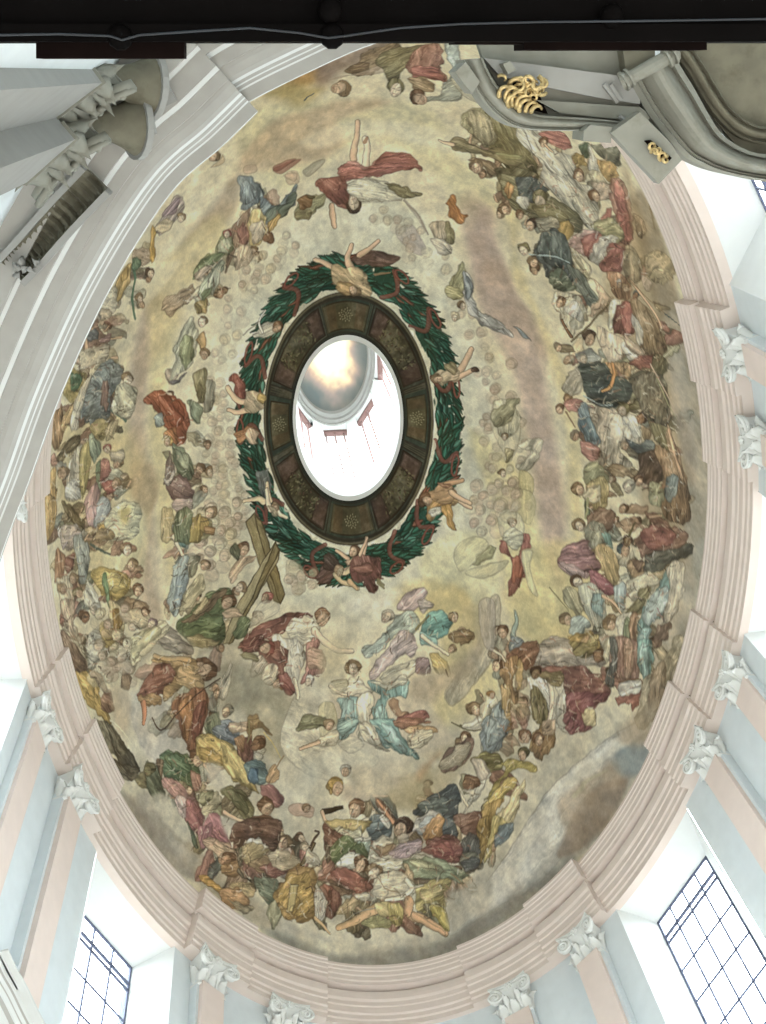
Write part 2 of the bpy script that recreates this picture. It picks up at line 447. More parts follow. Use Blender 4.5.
def paint_poly(P, col, feather=.7, alpha=1.0, fold=.2, outline=.35, noise=0.0, seed=0, lightdir=(-.55, -.83)):
    """P in canvas units"""
    g = _grid(P, feather*2+3)
    if g is None: return
    x0, x1, y0, y1, gx, gy = g
    D, _, _, ins = seg_dist(gx, gy, P, True)
    sd = np.where(ins, D, -D)
    al = np.clip(.5+sd/(2*feather), 0, 1); al = al*al*(3-2*al)*alpha
    c0 = np.asarray(col, np.float32)
    sh = np.zeros(gx.shape, np.float32)
    if fold >= .2: MSK[y0:y1, x0:x1] = np.maximum(MSK[y0:y1, x0:x1], al)
    if fold:
        m = P.mean(0); q = P-m; cov = q.T@q; w_, e_ = np.linalg.eigh(cov); ax = e_[:, 1]
        u = (gx-m[0])*ax[0]+(gy-m[1])*ax[1]; v = -(gx-m[0])*ax[1]+(gy-m[1])*ax[0]
        wob = fbm(u*.035+seed*3.1, v*.06+seed, 2)*7
        f1 = fbm(u*.03+seed*1.7, (v+wob)*.16+seed*.7, 3); f2 = np.abs(vnoise(u*.045+seed*2.3, (v+wob)*.26+3))*2-.35
        cr = np.clip(1-np.abs(vnoise(u*.028+seed*1.3+7, (v+wob)*.20+11))/.07, 0, 1); cr2 = np.clip(1-np.abs(vnoise(u*.03+seed*2.9+3, (v+wob)*.17+5))/.06, 0, 1)
        f3 = vnoise(u*.07+seed, (v+wob)*.45+seed*5)
        sh = fold*(1.5*f1+.7*f2+.7*f3-1.0*cr+.9*cr2)
        W = max(3.0, math.sqrt(max(w_[0], 1)/len(P))*1.1)
        edge = np.clip(1-D/W, 0, 1)
        # modelling of the form as the painter laid it: lighter on one flank, darker on the other
        gl = ((gx-m[0])*lightdir[0]+(gy-m[1])*lightdir[1])/(math.sqrt(max(w_[1], 1)/len(P))+6)
        sh = sh+fold*.55*np.clip(gl, -1.3, 1.3)-fold*.7*edge**2
    if noise: sh = sh+noise*(fbm(gx*.035+seed, gy*.035+seed*2, 4)+.55*fbm(gx*.16+seed, gy*.16, 3))
    c = c0*(1+sh[..., None])
    c = c+np.clip(sh, 0, .6)[..., None]*(np.array([236, 228, 200], np.float32)-c)*.55
    blend((x0, x1, y0, y1), np.clip(c, 0, 250), al)
    if outline:
        al2 = np.clip(1.35-np.abs(D-.3), 0, 1)*outline*alpha*(.55+.9*np.clip(vnoise(gx*.07, gy*.07)+.5, 0, 1))
        blend((x0, x1, y0, y1), c0*.36+np.array([18, 10, 4]), np.clip(al2, 0, 1))
def paint_line(P, col, w0, w1, alpha=1.0, shade=.25, outline=.3):
    g = _grid(P, max(w0, w1)+3)
    if g is None: return
    x0, x1, y0, y1, gx, gy = g
    D, T, S, _ = seg_dist(gx, gy, P, False)
    W = w0+(w1-w0)*T
    al = np.clip(.5+(W-D)/1.3, 0, 1)*alpha
    c0 = np.asarray(col, np.float32)
    k = np.clip(D/np.maximum(W, .5), 0, 1)
    sh = shade*(.45-k*k*.9+.45*k*S)
    blend((x0, x1, y0, y1), np.clip(c0*(1+sh[..., None]), 0, 250), al)
    if outline and max(w0, w1) > 1.4:
        al2 = np.clip(1.0-np.abs(D-W)/.9, 0, 1)*outline*alpha
        blend((x0, x1, y0, y1), c0*.38, al2)
def circ(x, y, rx, ry, ang=0, n=14):
    t = np.arange(n)*2*PI/n; c, s = math.cos(ang), math.sin(ang)
    return np.stack([x+rx*np.cos(t)*c-ry*np.sin(t)*s, y+rx*np.cos(t)*s+ry*np.sin(t)*c], 1)
def paint_head(x, y, r, hair, ang, flesh, sc):
    """ang: where the crown of the head points, degrees, 0 = up in the view; everything in view pixels"""
    r = r*.86; k_ = math.sin(x*12.9+y*7.1)                    # heads turn a little to either side
    a = math.radians(ang); ux, uy = math.sin(a), -math.cos(a); sx, sy = math.cos(a), math.sin(a)
    P = lambda q: to_can(np.asarray(q, float))
    hx, hy = x+ux*r*.30-sx*r*.22*k_, y+uy*r*.30-sy*r*.22*k_
    paint_poly(ragged(P(circ(hx, hy, r*.98, r*.92, a)), 1.6, x), hair, .9, .95, .25, .25, seed=x+y)
    fx, fy = x-ux*r*.12+sx*r*.16*k_, y-uy*r*.12+sy*r*.16*k_
    paint_poly(P(circ(fx, fy, r*.64, r*.86, a)), flesh, .9, 1, .22, .22, seed=x)
    if r*sc < 3: return
    fx += sx*r*.14*k_; fy += sy*r*.14*k_
    for k in (-.27, .27):
        ex, ey = fx+sx*r*k+ux*r*.10, fy+sy*r*k+uy*r*.10
        paint_line(P([(ex-sx*r*.13, ey-sy*r*.13), (ex+sx*r*.13, ey+sy*r*.13)]), np.array(flesh)*.5, .10*r, .09*r, .6, 0, 0)
    paint_line(P([(fx+ux*r*.1, fy+uy*r*.1), (fx-ux*r*.22+sx*r*.06*k_, fy-uy*r*.22+sy*r*.06*k_)]), np.array(flesh)*.78, .10*r, .14*r, .5, 0, 0)
    paint_line(P([(fx-ux*r*.45-sx*r*.15, fy-uy*r*.45-sy*r*.15), (fx-ux*r*.45+sx*r*.15, fy-uy*r*.45+sy*r*.15)]), np.array((146, 84, 68)), .10*r, .08*r, .55, 0, 0)
FILL = [(112, 92, 62), (128, 112, 76), (96, 88, 62), (146, 112, 84), (150, 98, 82), (104, 110, 100), (134, 130, 96), (168, 146, 104), (118, 78, 60), (180, 160, 122), (86, 76, 58), (150, 150, 130)]
def filler(n, seed, alpha, R, r0=5, r1=11, heads=.35):
    """half-lost figures standing behind the main ones: small robes and heads, larger nearest the cornice"""
    rg = random.Random(seed); R = np.asarray(R, float); lo, hi = R.min(0), R.max(0); got = 0
    while got < n:
        x = rg.uniform(lo[0], hi[0]); y = rg.uniform(lo[1], hi[1]); ins = False
        for i in range(len(R)):
            a, b = R[i], R[i-1]
            if (a[1] > y) != (b[1] > y) and x < (b[0]-a[0])*(y-a[1])/(b[1]-a[1])+a[0]: ins = not ins
        if not ins: continue
        got += 1; r = rg.uniform(r0, r1)
        d = math.atan2(y-418, x-348); an = d+rg.uniform(-.7, .7)
        c, s_ = math.cos(an), math.sin(an); m = rg.randint(5, 7); P = []
        for i in range(m):
            t = 2*PI*i/m; k = rg.uniform(.7, 1.3); q = (math.cos(t)*r*1.5*k, math.sin(t)*r*.7*k); P.append((x+q[0]*c-q[1]*s_, y+q[0]*s_+q[1]*c))
        paint_poly(ragged(to_can(spline(P)), 3.5, seed+got), np.array(rg.choice(FILL), float)*rg.uniform(.9, 1.15), 1.4, alpha, .26, .32, .2, got+seed)
        if rg.random() < heads:
            paint_head(x-c*r*1.5, y-s_*r*1.5, rg.uniform(4.6, 6.2), np.array(rg.choice([(92, 66, 46), (120, 92, 62), (150, 132, 104)]), float), math.degrees(rg.uniform(-.5, .5)), np.array(rg.choice([(196, 162, 126), (180, 142, 106), (208, 184, 150)]), float), 1.3)
        elif rg.random() < .5:
            w = rg.uniform(1, 2); paint_line(to_can(np.array([(x-c*r, y-s_*r), (x-c*r*.2+s_*r*.8, y-s_*r*.2-c*r*.8)])), (190, 154, 118), w*1.4, w, .8, .3, .3)
_T = [0.0, 0.0, 1.0]
_n = [0]
def ragged(P, amp, seed):
    """drapery never has a ruled edge"""
    i = np.arange(len(P)); return P+amp*np.stack([fbm(P[:, 0]*.09+seed, P[:, 1]*.09, 2), fbm(P[:, 0]*.09, P[:, 1]*.09+seed+31, 2)], 1)*2
def tone(c): return c*.86+np.array([196, 180, 146.])*.14
def col_of(s):
    if s in PAL: return np.array(PAL[s], float)
    return np.array([int(s[i:i+2], 16) for i in (0, 2, 4)], float)
def pts_of(tok):
    return np.array([[float(a) for a in t.split(',')] for t in tok])/_T[2]+np.array(_T[:2])
def run(script):
    for line in script.strip().splitlines():
        tk = line.split('#')[0].split()
        if not tk: continue
        o = tk[0]; _n[0] += 1; sd = _n[0]*1.37
        if o == 'T': _T[:] = [float(tk[1]), float(tk[2]), float(tk[3])]
        elif o == 'b':      # soft patch: colour alpha feather points
            paint_poly(to_can(spline(pts_of(tk[4:]))), col_of(tk[1]), float(tk[3]), float(tk[2]), 0, 0, .17, sd)
        elif o == 'c':      # cloud with a lit crest and soft relief
            P = to_can(spline(pts_of(tk[2:]))); paint_poly(P, col_of(tk[1]), 3.0, .95, .10, .22, .24, sd)
        elif o == 'p':      # cloth
            paint_poly(ragged(to_can(spline(pts_of(tk[2:]))), 3.2, sd), tone(col_of(tk[1])), 1.2, .94, .24, .26, .2, sd)
        elif o == 'q':      # faint figure, half dissolved in the light
            paint_poly(to_can(spline(pts_of(tk[2:]))), col_of(tk[1]), 1.3, .6, .14, .3, .05, sd)
        elif o == 'x':      # straight-edged shape
            paint_poly(to_can(pts_of(tk[2:])), col_of(tk[1]), .7, 1, .12, .6, .12, sd)
        elif o == 'l':      # limb: colour w0 w1 points
            paint_line(to_can(spline(pts_of(tk[4:]), 5, False)), col_of(tk[1]), 1.35*float(tk[2])/_T[2]/2, 1.35*float(tk[3])/_T[2]/2, 1, .3, .5)
        elif o == 's':      # thin stroke: colour width points
            paint_line(to_can(spline(pts_of(tk[3:]), 5, False)), col_of(tk[1]), 1.35*float(tk[2])/_T[2]/2, 1.0*float(tk[2])/_T[2]/2, .9, .1, 0)
        elif o == 'h':      # head: x y r hair angle [flesh]
            x, y = pts_of([tk[1]])[0]; paint_head(x, y, float(tk[2])/_T[2], col_of(tk[3]), float(tk[4]), col_of(tk[5] if len(tk) > 5 else 'fl'), 1.3)
        elif o == 'K':      # throng of pale heads: count seed r0 r1 alpha points of the region
            n_, s_, r0, r1, al = int(tk[1]), int(tk[2]), float(tk[3])/_T[2], float(tk[4])/_T[2], float(tk[5]); R = pts_of(tk[6:]); rg = random.Random(s_)
            lo, hi = R.min(0), R.max(0); got = 0; tries = 0; done = []
            while got < n_ and tries < n_*60:
                tries += 1; x = rg.uniform(lo[0], hi[0]); y = rg.uniform(lo[1], hi[1])
                ins = False
                for i in range(len(R)):
                    a, b = R[i], R[i-1]
                    if (a[1] > y) != (b[1] > y) and x < (b[0]-a[0])*(y-a[1])/(b[1]-a[1])+a[0]: ins = not ins
                r = rg.uniform(r0*.9, r1)
                if not ins or any(math.hypot(x-p, y-q) < (r+rr)*.92 for p, q, rr in done): continue
                done.append((x, y, r)); got += 1
                base = np.array(PAL[rg.choice(['fp', 'cr', 'oc', 'fp', 'pk'])], float)
                a = rg.uniform(-.6, .6)
                if rg.random() < .6: paint_poly(to_can(circ(x+rg.uniform(-1, 1)*r, y+r*1.5, r*1.2, r*1.1, a)), base*rg.uniform(.9, 1.03), 1.2, al*.55, .15, .2, seed=x)
                paint_poly(to_can(circ(x+.2*r, y-.25*r, r*.95, r*.9, a)), base*.8+np.array([-6, -10, -16]), .9, al*.8, .2, .2, seed=y)
                paint_poly(to_can(circ(x, y, r*.72, r*.85, a)), base*1.02, .8, al, .12, .25, seed=x+y)
                paint_line(to_can(np.array([(x-r*.3, y-.05*r), (x+r*.35, y-.02*r)])), base*.6, .6, .5, al*.6, 0, 0)
                paint_line(to_can(np.array([(x-r*.2, y+.45*r), (x+r*.2, y+.45*r)])), np.array((160, 104, 84.)), .5, .4, al*.6, 0, 0)
BACK = """
T 0 0 1
# --- air and clouds
b oc 1 60 -150,-150 900,-150 900,1200 -150,1200
b dcd2b0 .8 50 120,120 300,20 520,20 640,150 700,300 720,500 690,700 560,900 380,990 200,900 80,740 20,520 60,320
b cr 1 26 345,235 425,262 478,330 498,420 492,500 462,580 420,612 350,625 285,605 240,560 208,480 200,400 222,310 270,256
b d8d6bc .9 22 345,170 420,215 460,280 480,360 490,450 470,540 420,600 350,618 300,606 262,560 228,470 222,370 255,280 290,215
b d6cc9c .8 14 250,110 330,100 420,105 455,140 500,200 470,215 430,170 370,140 310,170 280,190 240,150
b gp .75 12 205,215 240,172 234,205 205,245 180,285 150,330 140,400 135,470 128,440 128,380 140,320 170,260
b b8a382 .75 9 233,180 215,205 190,235 172,262 185,255 215,232 236,205
b bca488 .8 12 150,300 175,290 165,335 150,370 145,420 150,500 158,560 160,620 146,640 140,560 132,480 132,420 138,350
b c6aa84 .8 10 240,160 275,120 310,110 345,100 390,102 340,120 345,140 325,158 290,166 250,172
b d8c890 .7 10 170,255 215,215 228,235 200,275 170,300 150,290
b d6c68c .7 12 150,300 180,310 172,350 165,400 172,470 176,540 176,600 165,600 158,520 150,440 150,370
b b0987c .9 6 137,478 150,466 156,490 152,512 140,508
b baa090 .85 12 462,205 490,208 496,240 512,285 536,330 548,400 560,470 566,560 552,590 540,520 528,440 512,370 492,330 478,300 470,260
b b29a88 .7 9 470,215 488,214 492,240 510,275 515,308 500,306 486,290 474,260
b b69c86 .7 7 520,305 545,325 548,360 535,350
b d8c892 .8 9 540,160 500,180 512,240 535,300 560,350 578,420 582,500 578,560 570,500 566,430 550,360 530,310 512,260
b d2bf7a .7 12 520,560 560,540 600,560 590,620 560,650 520,630
b d8cb90 .75 10 470,430 490,500 500,560 510,620 540,640 560,600 540,540 520,470
b c4b290 .6 12 455,200 470,190 480,200 470,230
b b49e78 .8 10 600,300 640,200 665,260 690,360 694,480 690,560 660,600 640,500 640,400 620,340
b a08c6e .85 8 640,190 660,230 676,290 684,340 668,360 652,300 640,250 630,210
b aaa08c .9 8 664,320 690,310 704,380 710,460 706,540 690,600 684,520 690,440 676,380
b c0b8a6 .6 6 668,345 684,360 694,420 690,430 676,390
b a4a498 .8 8 690,560 706,540 704,600 690,660 676,660 680,610
b b8aa92 .7 10 660,590 690,560 694,620 676,680 660,740 640,740 648,680
b 908470 .7 9 676,640 700,620 690,680 660,740 640,770 640,740 664,690
b c2ac6c .5 14 60,420 110,400 150,480 140,560 110,600 70,560
b d0c69c .8 8 105,560 120,500 140,505 148,540 135,600 110,610
b dcd4a4 .9 6 104,530 118,508 138,510 142,540 128,575 106,580
b d8d4a8 .9 8 420,560 460,530 490,545 500,600 480,620 440,610
b d4c487 .75 10 390,600 420,580 465,590 480,640 500,690 480,740 450,740 430,690 440,640
b ccb474 .6 8 425,600 450,585 470,600 468,640 440,630
# --- lower heavens: grey clouds
b cac2a8 .9 22 120,700 200,660 280,690 330,720 420,740 500,700 600,700 660,740 600,860 500,930 400,970 300,950 200,890 130,800
b cac2a8 .8 14 250,690 320,680 350,730 420,730 470,740 450,790 400,800 330,790 280,770
b c8baa0 .7 10 320,700 400,690 440,720 450,750 380,770 320,760
b b4a084 .7 9 350,770 420,765 420,800 380,810 345,800
b b0a078 .6 9 400,770 470,740 450,790 420,810
b 9c947c .8 12 200,650 245,640 270,690 250,710 205,705
b a09678 .7 8 245,690 300,700 310,750 280,760 255,740
b c2baa2 .8 8 540,690 520,740 505,780 530,800 560,760 575,720
b c8be9a .8 8 500,690 528,672 520,740 508,760 498,740
c cec9bb 545,795 570,770 600,745 625,728 650,720 655,745 640,770 610,790 590,820 560,860 530,890 500,905 470,925 450,935 452,915 480,890 510,850
b 9c988e .6 6 620,740 650,735 640,770 600,830 560,870 520,900 480,935 440,955 460,930 520,880 570,830
b 84705e .8 6 578,806 592,790 612,780 628,782 612,818 585,848 558,858 566,830
b dedacc .75 3 556,790 572,772 600,750 626,732 648,724 640,736 610,756 584,776 566,796
b d6d2c6 .6 5 478,900 510,872 530,846 552,800 560,806 548,846 524,880 494,908
b 706c66 .6 10 500,905 560,865 600,835 575,862 530,905 470,945 420,962 360,966 330,960 380,950 440,940
b a89074 .6 8 560,800 600,770 640,745 645,765 600,800 570,830
b c4bc98 .7 2 572,795 588,778 606,770 604,773 590,781 576,797
b bl .4 8 612,755 640,742 650,752 640,775 620,775
b 7c9098 .45 7 616,745 648,748 640,772 622,770
b c0b8a4 .75 9 270,915 330,925 400,930 440,935 420,945 350,942 290,935
b 78746a .65 9 262,925 320,950 390,962 450,948 420,966 340,966 290,950
c c6c0ae 132,700 160,690 185,712 206,742 196,768 165,766 140,742
c cdc4a8 300,690 330,700 345,740 380,760 340,780 300,770 280,740
c beb49a 446,690 476,650 490,600 500,600 496,650 470,690 452,705
# pale crests and wisps
b dad4c0 .7 4 560,788 580,770 612,748 640,728 632,742 600,764 578,782
b d2ccba .6 5 470,900 500,872 520,840 540,806 548,812 530,850 508,885 480,912
b d6d0ba .6 5 500,800 520,760 536,712 546,706 538,750 520,790 508,806
b dcd6bc .6 6 300,770 350,745 420,756 440,764 400,776 340,784
b d8d0b4 .6 6 290,905 340,926 400,930 440,926 400,940 330,938 285,918
b e0dac6 .7 4 120,690 150,700 160,724 190,742 180,750 150,742 126,712
b d6ccb0 .6 5 200,655 232,648 262,664 254,676 226,664 204,668
b dcd4b8 .6 5 290,690 320,676 342,690 320,704
b e2dcc4 .7 6 350,600 400,590 390,604 355,612
b e0dabe .6 6 230,250 300,215 330,212 300,230 250,262
b e2dcc2 .6 8 470,330 492,380 498,440 488,440 476,390 464,340
b dcd2b0 .5 7 535,270 560,320 578,380 570,384 548,330 530,285
b dfd5b4 .5 6 150,545 168,560 172,600 160,604 152,580
b dcd4b4 .6 6 104,460 120,470 124,500 112,500
b e0d8ba .55 7 300,140 360,120 440,130 480,170 440,150 370,136 320,148
b d8cfae .6 6 120,300 150,270 180,262 160,290 130,320
b 9a8a70 .7 10 130,800 170,820 230,880 280,920 260,925 200,885 150,840
b a8a090 .8 7 136,800 156,795 176,840 200,860 186,865 160,840
b 8a8074 .7 8 120,790 150,815 175,850 200,880 170,868 135,820
b b8b0a0 .8 7 150,700 185,720 185,745 165,765 140,740
b c4bcac .8 7 128,705 158,710 160,725 175,735 195,745 188,762 160,770 140,745
"""
FIG1 = """
# ---- top, over the near arch
T 240 40 4.7875
b a87a3a .9 14 200,200 350,115 400,140 380,200 300,230 220,250
b ac9456 .85 14 105,260 210,200 320,220 400,230 330,300 270,320 200,295
b 8a7260 .9 12 370,120 500,60 640,15 720,10 640,90 540,130 470,170 420,210 370,215
p bw 580,70 640,40 766,20 766,140 680,130 620,160 560,175 520,150 560,110
p 785c3e 500,150 560,112 615,110 610,150 560,162
q pk 430,190 500,170 600,170 700,150 766,120 766,90 640,130 560,160
h 490,228 34 bw 80 fl
h 738,225 40 ol -20 fp
s nv 8 310,290 330,270 355,255
l fl 38 26 545,570 550,500 562,440 564,392
l fp 40 34 600,610 605,560 608,510 598,470
s fd 22 595,490 605,468
p pr 480,600 540,580 620,600 680,550 766,540 800,560 830,610 766,620 690,620 640,650 560,660 500,690 478,640
p rd 360,690 400,660 440,655 480,680 510,720 520,800 470,790 430,750 380,720
p d0cbb0 530,700 600,660 690,680 740,720 700,766 600,780 540,760
q rd 160,620 220,590 290,570 260,600 200,640
q mgy 300,630 350,590 400,570 390,600 330,655
q fl 220,640 270,630 280,680 230,690
T 250 0 2.946
p rr 265,490 300,480 345,500 400,450 470,455 510,500 470,500 420,510 350,520 300,530 270,540
p rd 195,545 250,520 280,530 295,590 265,600 230,580
p d0ccb2 290,545 340,530 400,545 450,580 400,592 340,590 300,580
p ol 400,540 450,550 505,572 490,580 440,575
p gl 135,640 150,590 190,575 225,575 215,610 170,640
p dol 140,590 160,575 190,580 160,610
h 305,600 27 db 170 fp
l fl 20 15 240,605 245,640 250,668
s mgy 6 455,590 490,630 525,690
q gp 455,585 500,640 525,690 510,670
q lv 430,690 470,660 500,690 520,740 490,750
K 12 3 13 18 .4 350,610 400,620 440,640 520,690 530,760 470,770 440,700 360,650
h 265,260 30 bw 60 fl
p ol 380,160 440,140 520,130 560,150 480,180 420,240 380,200
p 8a5648 460,190 500,140 555,130 570,180 560,200 580,240 500,225 470,215
p rr 480,200 540,195 575,235 520,230 480,225
p lb 570,130 610,125 620,200 600,280 570,250 590,200
p a0a492 580,240 615,240 620,290 520,300 500,290 560,280
h 430,262 30 ol 20 fp
p 9a7c56 470,230 520,230 545,260 510,270 480,260
h 500,290 28 br -60 fl
q c0b89c 590,230 660,260 700,310 640,290
# ---- dark group upper right (top of the right cloud bank)
T 380 40 4.7875
p 928a62 390,390 420,330 520,330 620,360 640,480 560,500 500,510 440,460
p a89c78 420,360 470,340 520,380 560,440 500,500 450,450
p 6e6238 500,340 600,380 680,440 720,540 760,640 766,700 640,660 560,560 520,520 560,450
p 7a6a44 340,480 400,475 480,520 560,520 640,540 680,600 600,600 540,570 430,540 345,510
l fl 26 12 350,500 310,490 285,478
p bw 430,570 500,570 560,600 560,640 520,650 490,600
h 462,612 40 bw -30 fl
p ol 560,540 640,540 680,560 640,580
s gl 14 560,545 610,550 665,556
s cr 10 585,595 630,640
p dol 560,620 700,620 766,660 766,800 620,780 580,700
p nv 640,680 740,660 766,700 766,780 680,770
b a89c60 .6 10 560,530 640,540 680,570 600,575
"""
FIG2 = """
T 500 120 4.7875
p d4ceb8 85,40 190,50 250,140 350,180 360,280 440,330 470,440 480,500 430,520 330,430 230,330 190,300 190,200 110,120
s dg 6 120,60 150,130 165,190
p rr 190,55 300,55 345,130 310,145 260,120 200,90
h 210,110 26 br 30 fl
l fl 20 14 220,120 250,150
p dn 390,110 430,110 420,190 385,150
p 6a6a58 440,120 560,120 575,210 560,225 500,190
p wt 430,130 470,200 460,260 420,230
p go 350,170 385,155 410,190 400,215 360,215
h 378,268 36 br -20 fl
p oc 430,240 480,250 500,300 450,310
p c49a58 470,200 540,200 560,280 510,290
p pk 440,300 530,310 530,380 470,380
h 455,365 34 br -30 fl
p 9c6a56 540,270 600,310 620,400 640,500 620,600 560,560 550,450 530,380
p rr 545,290 590,330 615,440 640,560 600,580 570,500 560,420
p rr 480,470 535,425 530,480 500,500
p gl 520,470 580,520 570,590 480,560 440,510
p rs 330,575 400,530 470,540 490,570 430,650 380,640 330,610
p rr 400,560 490,560 430,650 400,630
p wt 480,560 560,560 520,610 480,690 430,660 450,600
p rr 540,590 590,620 580,720 520,740 480,700 500,640
p 6e6846 0,270 60,270 160,280 250,370 360,440 400,520 340,540 270,490 180,480 80,440 20,380
p nv 70,280 150,280 230,340 170,400 100,380
p wt 80,380 120,370 140,420 100,420
p ora 30,310 60,320 60,370 30,360
h 195,385 44 ol -40 fp
p ol 150,420 260,410 330,470 280,500 190,470
p go 290,500 330,480 350,530 320,580 285,530
h 95,455 24 br 10 fl
h 150,505 34 db 0 fl
p 9a927a 170,470 270,470 280,530 200,530
p nv 200,560 260,525 320,580 330,680 400,766 240,766 210,700 170,640
s lb 10 140,640 220,655 320,680
h 115,620 32 ol -30 fp
h 160,680 30 bw 10 fl
p c4ba98 330,600 380,650 430,690 420,766 370,720 340,670
h 20,430 30 bw -30 fl
b a88a5c .6 14 600,240 660,400 700,560 700,760 640,700 640,560
p bw 650,460 690,480 690,560 650,540
s 8c7650 16 640,230 690,330 720,420 740,520
p b09a72 600,600 660,640 680,766 600,766
T 540 230 4.7875
p 4a5654 0,20 60,0 130,40 150,170 90,190 40,160 0,110
p 5c665e 130,170 180,190 250,280 290,370 270,400 210,330 160,260
p 4c5a48 50,200 120,200 165,280 120,300 60,280
s lb 10 0,120 70,125 140,155
p c2b68a 130,80 200,180 260,240 300,300 270,260 200,200
p cfc7a8 60,320 170,310 220,380 190,470 150,520 110,440
h 95,350 30 br 20 fl
p wt 120,380 180,340 200,440 150,420
l br 20 12 150,510 120,460 105,430
p fl 240,420 300,400 320,360 350,330 320,310 270,240 255,250 280,310 250,390
s 5a4a30 11 150,535 240,450 350,335
p e0dcc0 340,340 390,345 370,440 330,480 320,420
p mr 370,370 440,340 460,420 440,490 350,490
p rr 390,360 440,350 450,450 400,490
p c08a62 330,200 400,220 440,300 410,340 350,300
h 380,262 20 wt 30 fl
h 412,280 20 bw 20 fl
h 458,312 24 nv 20 fd
p bw 440,340 500,360 580,480 600,580 520,600 470,500
l fl 26 18 440,250 500,330 560,420 580,470
p wt 440,400 470,430 490,530 460,530
h 235,520 42 db 20 fl
p fp 280,470 330,480 400,530 390,620 330,640 290,570
p wt 390,530 440,580 490,620 480,640 410,600
p pk 400,500 480,560 500,600 440,580
p rd 430,640 560,590 600,640 540,660 470,660
p dol 540,600 600,620 610,690 540,700
p 9aa09c 180,600 250,570 300,620 250,650 190,650
h 205,618 30 gy -10 fp
p c08850 300,650 350,640 370,700 350,766 320,766
p b89060 360,650 420,640 440,720 400,700
p 3e4a48 190,670 260,640 320,650 340,720 300,800 220,770
p gy 110,740 150,690 190,670 190,766 120,766
p 5a5440 430,690 520,680 600,720 600,800 460,780
p c2a878 580,100 640,170 640,220 590,260 540,240 500,180 520,120
p pk 480,220 540,260 520,300
s bw 10 430,240 520,330 600,400
s nv 10 600,400 660,450 700,480
"""
